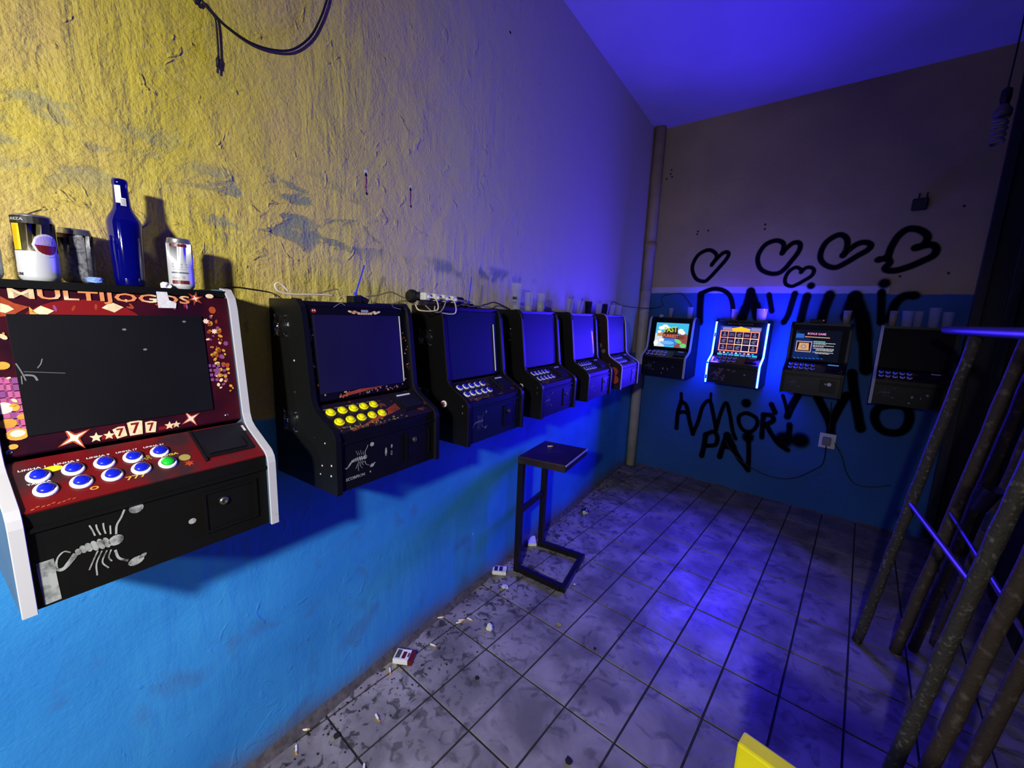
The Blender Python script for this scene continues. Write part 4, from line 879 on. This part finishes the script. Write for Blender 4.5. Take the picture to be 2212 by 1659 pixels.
sD = (upx(393, 605, .10) - O).dot(DS)
can('slim white drink can with dark red bands, right on the nearest cabinet', S1(sD, .10), .0235, .110, [M['canw'], M['canw'], M['alu']], pr4)
sZ = (upx(-36, 590, .09) - O).dot(DS)
can('silver can cut off by the left picture edge', S1(sZ, .09), .0235, .10, [M['canw'], M['canw'], M['alu']])
sC = (upx(281, 600, .075) - O).dot(DS)
t = thing('beer_bottle', 'cobalt blue glass bottle with a torn neck label on the nearest cabinet', 'bottle', S1(sC, .075)); bm = BM()
lathe(bm, [(.001, .004), (.021, .0), (.0245, .004), (.0255, .02), (.0285, .128), (.027, .136), (.0165, .156), (.0140, .165), (.0120, .203), (.0130, .205), (.0130, .212), (.0118, .216), (.0095, .216), (.0090, .200), (.0125, .160), (.024, .134), (.0255, .126), (.0225, .02), (.020, .008), (.001, .009)], 32, cap=False)
link('bottle_glass', bm, M['cobalt'], t, smooth=True)
bm = BM(); cband(bm, .0146, FACE - .1, -.004, .006, .168, .202, 0, 6); cband(bm, .0149, FACE - .1, .004, .013, .163, .178, 0, 5)
for k in range(5): cband(bm, .0152, FACE - .1, .0045, .012, .1645 + k * .0025, .1655 + k * .0025, 1, 4)
link('neck_label', bm, [M['wplast'], M['dark']], t, label='torn white neck label')
def crumple(name, label, cat, loc, r, material, seed, sq=.7, group=None):
    rn = random.Random(seed); bm = BM(); bmesh.ops.create_icosphere(bm, subdivisions=2, radius=r)
    for v in bm.verts: v.co *= rn.uniform(.55, 1.15); v.co.z = max(v.co.z * sq, -r * .45)
    mz = min(v.co.z for v in bm.verts)
    for v in bm.verts: v.co.z -= mz
    o = link(name, bm, material); o.location = loc; return tag(o, label, cat, group)
crumple('foil_scrap', 'crumpled pale blue scrap at the foot of the grey can', 'scrap', S1((upx(205, 600, .125) - O).dot(DS), .125), .015, mat('blue_foil', (120, 150, 220), .35), 2, .5)
crumple('plastic_scrap', 'crumpled clear scrap between the blue bottle and the slim can', 'scrap', S1((upx(357, 600, .12) - O).dot(DS), .12), .010, M['wplast'], 5, .9)

def cup(label, loc, r0=.019, r1=.0265, h=.092, material='glass', fill=None, tilt=(0, 0), straws=(), group=None, name='plastic_cup', mark=False):
    t = thing(name, label, 'cup', loc, group=group); bm = BM()
    lathe(bm, [(.001, 0), (r0, 0), (r1, h - .002), (r1 + .0014, h - .001), (r1 + .0014, h), (r1 - .0008, h), (r0 - .001, .0016), (.001, .0018)], 20, cap=False); link('cup_wall', bm, M[material], t, smooth=True)
    if fill:
        f_ = fill[0]; rr = r0 + (r1 - r0) * f_; bm = BM(); lathe(bm, [(.001, .0022), (r0 - .0016, .0022), (rr - .0016, h * f_), (.001, h * f_)], 20, cap=False); link('cup_content', bm, fill[1], t, smooth=True)
    if mark:
        bm = BM()
        for z_, hh in ((.055, .014), (.040, .003), (.032, .002)): cband(bm, (r0 + (r1 - r0) * z_ / h) + .0008, -1.0, -.018, .006, z_, z_ + hh, 0, 6)
        link('cup_print', bm, M['dark'], t)
    for k, (dx, dy) in enumerate(straws):
        bm = BM(); tube(bm, [(-dx * .3, -dy * .3, .004), (dx, dy, h * 1.22)], .0022, 7, 1); link('straw', bm, M['straw'], t)
    t.rotation_euler = (tilt[0], tilt[1], 0); return t
def on_left(u, d): return W((upx(u, 660, d) - O).dot(DS), d, ZT)
amber = mat('amber_drink', (150, 110, 50), .2); milky = mat('milky_water', (150, 160, 175), .3)
cup('tall flared beaker with printed marks on the fourth cabinet', on_left(1115, .085), .021, .032, .135, mark=True, name='tall_beaker')
cup('clear cup beside the tall beaker', on_left(1142, .10), h=.096, r0=.021, fill=(.3, milky), straws=((.006, .008),))
cup('cup of cloudy drink at the right end of the fourth cabinet', on_left(1168, .09), h=.098, r0=.022, fill=(.55, milky))
cup('clear cup with one blue straw on the fifth cabinet', on_left(1231, .085), h=.088, straws=((.016, .012),))
cup('clear cup with two crossed blue straws on the fifth cabinet', on_left(1252, .10), h=.080, straws=((.012, .016), (.018, -.004)))
cup('smoky cup with a blue straw at the right end of the fifth cabinet', on_left(1271, .08), h=.084, material='smoke', straws=((.014, .014),))
cup('clear cup, leftmost on the sixth cabinet', on_left(1294, .075), h=.078)
cup('smoky cup, second from left on the sixth cabinet', on_left(1306, .09), h=.078, material='smoke', fill=(.3, amber))
cup('clear cup, third from left on the sixth cabinet', on_left(1322, .07), h=.078)
cup('clear cup, rightmost on the sixth cabinet', on_left(1336, .08), h=.080)
def on_back(u, d): p = onback(u, 690, d); return Vector((p.x, YB - d, ZT))
crumple('paper_ball', 'small paper ball left on the cartoon game cabinet', 'paper ball', on_back(1428, .09), .020, M['paper'], 8, 1)
cup('narrow cup with an amber drink on the cartoon game cabinet', on_back(1448, .09), .017, .021, .085, fill=(.8, amber))
cup('clear cup at the right end of the cartoon game cabinet', on_back(1489, .09), .021, .026, .098)
cup('narrow cup with amber drink on the cabinet with light strips', on_back(1585, .09), .019, .024, .090, fill=(.75, amber))
cup('wide clear cup at the right end of the cabinet with light strips', on_back(1644, .09), .034, .040, .098)
cup('cup of amber drink at the right end of the BONUS GAME cabinet', on_back(1829, .09), .022, .026, .100, fill=(.8, amber))
bm = BM(); box(bm, (-.045, -.035, 0), (.045, .035, .030), bev=.006); o = link('small_box', bm, M['dark']); o.location = on_back(1768, .09); tag(o, 'small black box on the BONUS GAME cabinet', 'box')
bm = BM(); bmesh.ops.create_icosphere(bm, subdivisions=1, radius=.003); oo = link('indicator_light', bm, emis('red_led', (255, 90, 70), 3), o); oo.location = (.035, -.034, .024)
cup('narrow cup of amber drink, leftmost on the switched-off cabinet', on_back(1929, .08), .020, .024, .105, fill=(.85, amber))
cup('wide clear cup, second from left on the switched-off cabinet', on_back(1960, .10), .027, .033, .106)
cup('clear cup, third from left on the switched-off cabinet', on_back(1983, .07), .021, .025, .106)
cup('tall clear cup, fourth from left on the switched-off cabinet', on_back(2017, .09), .026, .031, .130)
cup('clear cup, rightmost on the switched-off cabinet', on_back(2047, .09), .024, .029, .104)

# ------------------------------------------------------------------ cables and power strip
def cable(label, P, r=.0028, material='cable', name='cable', cat='cable', k=8):
    bm = BM(); tube(bm, P, r, 7, k); o = link(name, bm, M[material], smooth=True); return tag(o, label, cat)
L_ = lambda L, d=.008: [onleft(u, v, d) for u, v in L]
t = thing('usb_cable', 'black cable looping down the yellow wall with a dangling plug', 'cable', (0, 0, 0))
bm = BM(); tube(bm, [W(.28, .02, 2.62)] + L_([(408, -40), (435, 0), (458, 28), (490, 58), (540, 92), (590, 108), (632, 107), (668, 82), (690, 45), (706, 0), (712, -40)], .012) + [W(.80, .02, 2.7)], .0032, 7, 8); link('cord', bm, M['cable'], t, smooth=True)
bm = BM(); tube(bm, L_([(458, 28), (466, 45), (470, 85), (472, 122)], .010), .0022, 7, 6); link('cord', bm, M['cable'], t, smooth=True)
a, b = onleft(472, 120, .010), onleft(471, 146, .010); c_ = onleft(470, 158, .010)
bm = BM(); tube(bm, [a, a + (b - a) * .3, b], [.0035, .0065, .0055], 8, 3, flat=.7); tube(bm, [b, c_], .0034, 6, 1, flat=.6, mi=1); link('plug', bm, [M['cable'], M['grey']], t)
cable('thin dark cord running along the wall between the first two cabinets', [W(.345, .03, 1.507)] + L_([(500, 620), (540, 624), (585, 632)], .006) + [W(.505, .03, 1.499)], .0016)
cable('flat cream cable looped at the left end of the second cabinet', [upx(u, v, .115) for u, v in ((622, 629), (612, 618), (602, 611), (594, 615), (598, 626), (612, 633), (640, 636), (680, 636), (720, 638))], .0026, 'wcable')
cable('grey cable arched over the second cabinet', [upx(u, v, .10) for u, v in ((650, 636), (685, 634), (710, 628), (728, 625), (732, 632), (734, 640))], .0020, 'gcable')
cable('grey cable trailing over the right half of the second cabinet', [upx(u, v, .09) for u, v in ((790, 640), (815, 638), (842, 631), (858, 636), (872, 643), (885, 645))], .0024, 'gcable')
p = W((upx(768, 640, .10) - O).dot(DS), .10, ZT)
t = thing('cable_clamp_block', 'black clamp block with an upright blue zip tie on the second cabinet', 'clamp', p); RZ = Matrix.Rotation(math.atan2(DS.y, DS.x), 4, 'Z')
bm = BM(); box(bm, (-.022, -.018, 0), (.010, .018, .022), RZ, bev=.003); box(bm, (-.002, -.014, .010), (.036, .014, .028), RZ @ Matrix.Rotation(.35, 4, 'Y'), bev=.004); link('block', bm, M['cable'], t)
def ziptie(t, a, b, r=.0022):
    bm = BM(); bar(bm, a, b, .0045, .0018); box(bm, Vector(a) - Vector((.005, .005, .004)), Vector(a) + Vector((.005, .005, .006)), bev=.0015); link('zip_tie', bm, M['straw'], t)
ziptie(t, Vector((0, 0, .028)), upx(787, 573, .10) - p)
def obj_between(a, b): x = (b - a).normalized(); z = Vector((0, 0, 1)); y = z.cross(x).normalized(); z = x.cross(y); m_ = Matrix((x, y, z)).transposed().to_4x4(); m_.translation = a; return m_
pa, pb = upx(886, 641, .11), upx(1003, 676, .13); pa = W((pa - O).dot(DS), .105, 1.526); pb = W(pa_s := ((pa - O).dot(DS) + .30), .09, 1.518)
t = thing('power_strip', 'black power strip crowded with white plugs between the second and third cabinets', 'power strip', mx=obj_between(pa, pb)); bpy.context.view_layer.update()
bm = BM(); ln = (pb - pa).length; box(bm, (0, -.024, -.013), (ln, .024, .017), bev=.010); lathe(bm, [(.001, -.004), (.018, -.002), (.024, .008), (.024, .020)], 16, Matrix.Rotation(math.pi / 2, 4, 'Y')); link('strip_body', bm, M['cable'], t, smooth=False)
for i in range(4):
    bm = BM(); x = .045 + i * .052; box(bm, (x - .014, -.050, -.012), (x + .014, -.020, .016), bev=.005); box(bm, (x - .006, -.060, -.005), (x + .006, -.049, .006), bev=.002); q = link('plug', bm, M['wallplate'], t, label='white plug')
    bm = BM(); rn = random.Random(i); P = [(x, -.058, 0), (x + .01, -.080, -.008), (x + rn.uniform(-.01, .03), -.078 + rn.uniform(-.01, .01), -.045 - i * .004), (x - .05 + rn.uniform(-.02, .02), -.06, -.05), (x - .05, -.035, -.03)] if i < 3 else [(x, -.058, 0), (x + .03, -.07, -.002), (x + .08, -.04, .006)]
    tube(bm, P, .0026, 7, 8); link('plug_cord', bm, M['wcable' if i % 2 == 0 else 'gcable'], t, smooth=True)
rn = random.Random(21)
for i in range(9):
    s0 = rn.uniform(1.10, 1.20); P = []; dd = (3, 7, 1, 4, 8, 0, 5, 6, 2)[i] * .0105 + .040; sw = .026 if i in (1, 3, 6) else .007
    for k in range(6): P.append(W(s0 + k * rn.uniform(.032, .042), dd + rn.uniform(-.003, .003), 1.4985 + abs(math.sin(k * 1.1 + i)) * sw))
    cable(('cream', 'grey', 'black')[i % 3] + ' cable in the tangle on the third cabinet, ' + ('lowest left', 'front left', 'rear left', 'middle', 'front middle', 'rear middle', 'right', 'front right', 'rear right')[i], P, .0022, ('wcable', 'gcable', 'cable')[i % 3])
p = W((upx(1012, 655, .10) - O).dot(DS), .10, ZT + .002)
t = thing('cable_clamp_block', 'small dark clamp block with an upright blue zip tie on the third cabinet', 'clamp', p)
bm = BM(); box(bm, (-.016, -.016, 0), (.016, .016, .018), RZ, bev=.003); link('block', bm, M['cable'], t); ziptie(t, Vector((0, 0, .024)), upx(1019, 598, .10) - p)
cable('black cable bridging the third and fourth cabinets', [W(1.36, .07, 1.497), W(1.46, .06, 1.515), W(1.54, .05, 1.525), W(1.64, .07, 1.497)], .003)
cable('black cable running from the sixth cabinet round the corner pipe to the back wall', [W(3.095, .03, 1.50), W(3.12, .03, 1.55), W(3.22, .015, 1.60), W(3.5, .012, 1.575)] + [Vector((-1.60, YB - .11, 1.57)), Vector((-1.50, YB - .012, 1.60))] + [onback(u, v, .008) for u, v in ((1430, 641), (1468, 634), (1485, 648), (1497, 668))], .0028)
# wall outlet low on the back wall, with its cords
bx = onback(1787, 952, 0)
t = thing('wall_outlet', 'white wall outlet with a grey plug low on the blue back wall', 'outlet', bx)
bm = BM(); box(bm, (-.052, -.010, -.058), (.052, -.001, .058), bev=.003); link('plate', bm, M['wallplate'], t)
bm = BM(); box(bm, (-.030, -.045, -.030), (.024, -.0101, .032), bev=.006); link('plug', bm, mat('grey_plug', (110, 110, 116), .5), t)
cable('black cord sagging from the wall outlet along the foot of the back wall', [bx + Vector((0, -.04, -.034))] + [onback(u, v, .012) for u, v in ((1782, 985), (1775, 1005), (1752, 1018), (1722, 1031), (1690, 1034), (1655, 1026), (1622, 1010), (1596, 992), (1578, 972), (1566, 950))], .004)
cable('thin cord curving down right of the wall outlet', [onback(u, v, .008) for u, v in ((1802, 956), (1818, 985), (1828, 1020), (1848, 1046), (1885, 1052), (1925, 1048))], .003)
cable('cord dropping from the BONUS GAME cabinet to the wall outlet', [onback(u, v, .008) for u, v in ((1796, 868), (1794, 900), (1791, 935))], .004)
wp = onback(1988, 440, 0)
t = thing('wall_charger', 'black two-pin charger fixed high on the back wall', 'charger', wp); bm = BM(); box(bm, (-.042, -.035, -.045), (.038, -.001, .030), bev=.008); link('charger_body', bm, M['cable'], t)
for x in (-.012, .026): bm = BM(); lathe(bm, [(.004, 0), (.004, .034), (.001, .036)], 8, Matrix.Translation((x, -.018, .0302))); link('pin', bm, M['dsteel'], t)

# ------------------------------------------------------------------ bar stool
Z = .70; P1_, P2_, P3_, P4_ = [Vector(p) for p in ((-1.374, 1.742, 0), (-1.436, 2.085, 0), (-1.170, 2.142, 0), (-1.106, 1.806, 0))]
t = thing('bar_stool', 'black C-shaped bar stool with a square wooden seat by the left wall', 'stool', (0, 0, 0))
up = Vector((0, 0, 1)); bm = BM()
loft(bm, [[p + up * z + (p - (P1_ + P3_) / 2) * k for p in (P1_, P2_, P3_, P4_)] for z, k in ((Z - .006, 0), (Z, -.01))]); loft(bm, [[p + up * z for p in (P1_, P2_, P3_, P4_)] for z in (Z - .04, Z - .006)]); link('seat', bm, M['seat'], t)
bm = BM(); bar(bm, P4_ + up * (Z - .003) + (P4_ - P1_) * .012, P3_ + up * (Z - .003) + (P3_ - P2_) * .012, .009, .004); link('glint_strip', bm, mat('pale_glint_paint', (190, 190, 200), .3), t, label='pale strip added for the light glint on the seat edge')  # pale strip added to stand for light glinting off the seat edge
tw = .031
ux_ = (P2_ - P1_).normalized(); vx_ = (P4_ - P1_).normalized()
F1, F2 = P1_ + ux_ * .016 + vx_ * .016, P2_ - ux_ * .016 + vx_ * .016; F3, F4 = Vector((-1.159, 2.120, 0)), Vector((-1.075, 1.785, 0))
for f_ in (F1, F2): bm = BM(); bar(bm, f_ + up * .0005, f_ + up * (Z - .041), tw, tw, upv=ux_); link('leg', bm, M['stool'], t)
for a_, b_ in ((F1 + vx_ * .0165, F4), (F2 + vx_ * .0165, F3)): bm = BM(); bar(bm, a_ + up * .016, b_ + up * .016, tw, tw * .9); link('foot_bar', bm, M['stool'], t)
bm = BM(); bar(bm, F4 + up * .016 - ux_ * .012 + vx_ * .016, F3 + up * .016 + ux_ * .012 + vx_ * .016, tw, tw * .9); link('front_bar', bm, M['stool'], t)
zc = hit(1129, 1107, F1, FW).z
bm = BM(); bar(bm, F1 + up * .37 + ux_ * .016, F2 + up * .37 - ux_ * .016, .03, .02); link('crossbar', bm, M['stool'], t)
print('crossbar z', zc, hit(1165, 1068, F2, FW).z)

# ------------------------------------------------------------------ litter on the floor
def butt(u, v, ang, label, z=0, group=None, ln=.024):
    p = onfloor(u, v, z + .004); bm = BM(); mx_ = Matrix.Rotation(math.pi / 2, 4, 'Y')
    lathe(bm, [(.0038, 0), (.0040, .001), (.0038, ln)], 8, mx_); lathe(bm, [(.0039, ln), (.0039, ln * 1.35)], 8, mx_, mi=1)
    o = link('cigarette_butt', bm, [M['ciga'], M['filt']]); o.location = p; o.rotation_euler = (0, 0, ang); return tag(o, label, 'cigarette butt', group)
butt(1183, 964, .9, 'cigarette butt lying on the stool seat', Z)
for u, v, a, l in ((812, 1543, -.2, 'cigarette butt alone on the second tile row from the wall'), (640, 1610, -.4, 'cigarette butt in the bottom left corner of the floor by the wall'), (648, 1578, .9, 'smallest butt against the wall foot at bottom left'),
                   (842, 1443, -.5, 'cigarette butt touching the near corner of the larger cigarette packet'), (930, 1391, .3, 'cigarette butt just beyond the larger cigarette packet'), (945, 1335, 1.0, 'cigarette butt at the foot of the wall past the larger packet'),
                   (990, 1340, .9, 'upper butt of the crossed pair on the tiles'), (985, 1346, 1.1, 'lower butt of the crossed pair on the tiles'), (1010, 1335, .2, 'butt right of the crossed pair'), (787, 1650, -.6, 'cigarette butt in the joint at the bottom edge')):
    butt(u, v, a, l)
def pack(label, u, v, ang, sx=.056, sy=.086, h=.022, scheme=0, lid=True):
    t = thing('cigarette_packet', label, 'cigarette packet', onfloor(u, v, 0)); bm = BM(); box(bm, (-sx / 2, -sy / 2, .0005), (sx / 2, sy / 2 * .55, h), bev=.0015); link('pack_body', bm, M['wplast'], t)
    bm = BM(); box(bm, (-sx / 2, sy / 2 * .555, .0005), (sx / 2, sy / 2, h), bev=.0015); link('pack_lid', bm, M['wplast' if scheme else 'packr'], t)
    f = Fr((-sx / 2, -sy / 2, h), (1, 0, 0), (0, 1, 0)); bm = BM()
    if scheme == 0:
        poly(bm, f, [(.006, .006), (.050, .006), (.050, .026), (.006, .026)], .0006, 1); poly(bm, f, [(.014, .034), (.050, .034), (.050, .050), (.014, .050)], .0006, 0); poly(bm, f, [(.018, .056), (.040, .056), (.040, .064), (.018, .064)], .0006, 1)
    else: poly(bm, f, [(.006, .010), (.050, .010), (.050, .030), (.006, .030)], .0006, 2); poly(bm, f, [(.006, .038), (.050, .038), (.050, .058), (.006, .058)], .0006, 2)
    link('pack_print', bm, [M['packr'], M['packg'], mat('navy_card', (40, 36, 90), .5)], t); t.rotation_euler = (0, 0, ang); return t
pack('white and dark red cigarette packet on the tiles beside the left wall', 874, 1424, -1.0, .060, .084)
pack('white cigarette packet with two dark panels near the stool foot', 1079, 1236, -.95, .058, .080, scheme=1)
bm = BM(); box(bm, (-.028, -.045, .0005), (.028, .045, .020), Matrix.Rotation(.05, 4, 'X') @ Matrix.Translation((0, 0, .002)), bev=.002); o = link('card_box', bm, M['wplast']); o.location = onfloor(1148, 1172); o.rotation_euler = (0, 0, .75); tag(o, 'plain white card box on the floor between the stool legs and the wall', 'box')
crumple('crumpled_wrapper', 'pale crumpled wrapper just in front of the near stool leg', 'wrapper', onfloor(1090, 1270), .020, M['paper'], 31, .5)
crumple('crumpled_wrapper', 'black and white crumpled wrapper on the floor beyond the stool', 'wrapper', onfloor(1263, 1108), .034, mat('wrapper_two_tone', (24, 24, 28), .4, c2=(190, 190, 195), thr=(.50, .54), scale=40), 33, .8)
crumple('paper_scrap', 'folded white scrap standing on a tile near the larger packet', 'scrap', onfloor(1058, 1358), .017, M['paper'], 36, 1.1)
crumple('dry_leaf', 'small dry leaf on a tile right of the stool base', 'leaf', onfloor(1208, 1350), .014, M['leaf'], 37, .3)
crumple('paper_scrap', 'tiny white pellet on the tile right of the stool base', 'scrap', onfloor(1241, 1263), .008, M['paper'], 38, .8)
crumple('paper_scrap', 'little pale scrap against the wall beyond the stool', 'scrap', onfloor(1212, 1116), .013, M['paper'], 39, .4)
for i, (u, v) in enumerate(((1030, 1466), (728, 1592), (1228, 1646), (1285, 1402))):
    crumple('black_crumb', ('thin black stick in the middle of a tile', 'black stick near the wall at bottom left', 'black round crumb at the bottom edge of the floor', 'black crumb on a tile right of the stool')[i], 'crumb', onfloor(u, v), (.010, .012, .013, .008)[i], M['debris'], 50 + i, .4)
bm = BM(); rn = random.Random(77)
for i in range(420):
    s_ = rn.uniform(.25, 3.6); d_ = .03 + abs(rn.gauss(0, .13))
    if 1.66 < s_ < 2.18 and d_ < .45: continue
    p = W(s_, d_, .0008); r = rn.uniform(.002, .006) * (1.5 if rn.random() < .1 else 1); a0 = rn.uniform(0, 6.28)
    ring = [p + Vector((r * rn.uniform(.5, 1.6) * math.cos(a0 + k * 1.26), r * rn.uniform(.4, 1.1) * math.sin(a0 + k * 1.26), 0)) for k in range(5)]; top = [q * .5 + p * .5 + Vector((0, 0, r * .35)) for q in ring]; loft(bm, [ring, top])
o = link('floor_grit', bm, M['debris'], kind='stuff'); tag(o, 'black grit and ash scattered along the foot of the left wall', 'grit')

# ------------------------------------------------------------------ right side: gate, railings, bulb, chair
t = thing('metal_gate', 'dark steel gate leaf with upright flat bars in the far right corner', 'gate', (.60, 3.92, 0))
bm = BM(); box(bm, (-.06, .016, .02), (.175, .030, CZ - .03)); link('gate_sheet', bm, M['rwall'], t)
for x in (-.105, .035): bm = BM(); box(bm, (x, -.018, .06), (x + .048, .015, CZ - .04), bev=.003); link('upright_bar', bm, M['dsteel'], t)
t = thing('leaning_panel', 'dark steel sheet standing against the right wall', 'panel', (.745, 2.9, 0)); bm = BM(); box(bm, (0, -.55, .001), (.02, .55, 2.6)); link('sheet', bm, M['rwall'], t); bm = BM(); box(bm, (-.006, -.02, .01), (-.001, .03, 2.6)); link('rib', bm, M['dsteel'], t)
LEAN = .112
def pole_pt(b, z): return Vector((b[0] + LEAN * z, b[1], z))
def pole(t, b, z1, r, m_, seed):
    rn = random.Random(seed); bm = BM(); n = 24; P = [pole_pt(b, .003 + (z1 - .003) * i / n) + Vector((rn.uniform(-1, 1), rn.uniform(-1, 1), 0)) * .0016 for i in range(n + 1)]
    tube(bm, P, [r * rn.uniform(.94, 1.06) for _ in P], 12, 1); return link('post', bm, M[m_], t, smooth=True)
pp = mat('pale_painted_steel', (78, 72, 104), .4, .2, var=.2)
B1p, B5p, B2p, B6p, B3p, B7p, B4p = (.175, 2.45), (.226, 1.58), (.313, 2.488), (.311, 1.649), (.376, 2.564), (.409, 1.735), (.463, 2.678)
t = thing('steel_railing', 'nearest rusty railing with a violet-lit top rail, leaning at the right', 'railing', (.2, 2.0, 0)); t.matrix_world = Matrix()
t.matrix_world = Matrix(); pole(t, B1p, 1.46, .0205, 'bark', 1); pole(t, B5p, 1.46, .0195, 'bark', 2)
bm = BM(); tube(bm, [(.306, 2.976, 1.482), (.345, 2.40, 1.482), (.412, 1.38, 1.482)], .0185, 14, 2); link('top_rail', bm, pp, t, smooth=True, label='violet-lit painted top rail')
a_ = hit(1968, 1090, (0, B1p[1] - .03, 0), (0, 1, 0)); b_ = hit(2105, 1268, (0, B5p[1] + .03, 0), (0, 1, 0)); bm = BM(); tube(bm, [a_, b_], .0095, 10, 1); link('crossbar', bm, pp, t, label='violet-lit crossbar'); print('crossbar', a_, b_)
t = thing('steel_railing', 'second rusty railing behind the nearest one, leaning at the right', 'railing', (0, 0, 0)); pole(t, B2p, 2.35, .022, 'rust', 3); pole(t, B6p, 2.35, .021, 'rust', 4)
a_ = hit(2054, 1110, (0, B2p[1] - .03, 0), (0, 1, 0)); b_ = hit(2172, 1294, (0, B6p[1] + .03, 0), (0, 1, 0)); bm = BM(); tube(bm, [a_, b_], .007, 10, 1); link('crossbar', bm, pp, t, label='violet-lit crossbar'); print('crossbar', a_, b_)
t = thing('steel_railing', 'third rusty railing, innermost of those leaning at the right', 'railing', (0, 0, 0)); pole(t, B3p, 2.3, .020, 'rust', 5); pole(t, B7p, 2.3, .021, 'rust', 6)
bm = BM(); tube(bm, [pole_pt(B3p, .62) + Vector((0, -.02, 0)), pole_pt(B7p, .62) + Vector((0, .02, 0))], .008, 10, 1); link('crossbar', bm, M['rust'], t)
t = thing('rusty_pipe', 'single rusty pipe leaning behind the railings', 'pipe', (0, 0, 0)); pole(t, B4p, 2.0, .022, 'rust', 7)
q = onfloor(2112, 1100, .93); cup('larger smoky cup wedged between the railings', q, .020, .026, .085, material='smoke', tilt=(.25, .2))
q = onfloor(2136, 1150, .90); cup('small smoky cup wedged below the larger one between the railings', q, .018, .023, .05, material='smoke', tilt=(-.5, .3))
t = thing('hanging_bulb', 'unlit spiral lamp bulb hanging on a black cord at the right', 'bulb', (.374, 3.3, 0))
bm = BM(); lathe(bm, [(.008, 2.675), (.019, 2.665), (.021, 2.625), (.017, 2.605), (.017, 2.598)], 16); link('socket', bm, M['cable'], t, smooth=True)
bm = BM(); lathe(bm, [(.016, 2.598), (.020, 2.590), (.034, 2.570), (.034, 2.545), (.001, 2.543)], 20, cap=False); link('ballast', bm, mat('grey_ballast', (90, 86, 84), .5), t, smooth=True)
bm = BM(); tube(bm, [Vector((.024 * math.cos(i * .5), .024 * math.sin(i * .5), 2.538 - i * .0022)) for i in range(58)], .0072, 8, 1); link('spiral_tube', bm, mat('frosted_tube', (112, 108, 112), .35), t, smooth=True)
bm = BM(); tube(bm, [(0, 0, 2.672), (.003, 0, 2.9), (0, 0, CZ - .002)], .0035, 7, 6); link('cord', bm, M['cable'], t, smooth=True)

# yellow plastic chair at the lower edge
zt = .86; A_ = onfloor(1592, 1604, zt); B_ = onfloor(1668, 1659, zt); ex = (B_ - A_).normalized(); ey = Vector((0, 0, 1)).cross(ex)
m_ = Matrix((ex, ey, Vector((0, 0, 1)))).transposed().to_4x4(); m_.translation = Vector((A_.x, A_.y, 0))
t = thing('plastic_chair', 'bright yellow plastic chair, only a corner of its back showing at the bottom', 'chair', mx=m_)
bm = BM(); box(bm, (0, 0, .60), (.36, .030, zt), bev=.004); link('backrest', bm, M['ylplast'], t)
bm = BM(); box(bm, (-.01, -.38, .425), (.37, .03, .445), bev=.006); link('seat', bm, M['ylplast'], t)
for x in (.01, .33): bm = BM(); box(bm, (x, 0.0, .446), (x + .03, .022, .60), bev=.004); link('back_post', bm, M['ylplast'], t)
for x in (.005, .335):
    for y in (-.36, -.005): bm = BM(); box(bm, (x, y, 0.0005), (x + .03, y + .03, .4245), bev=.004); link('leg', bm, M['ylplast'], t)
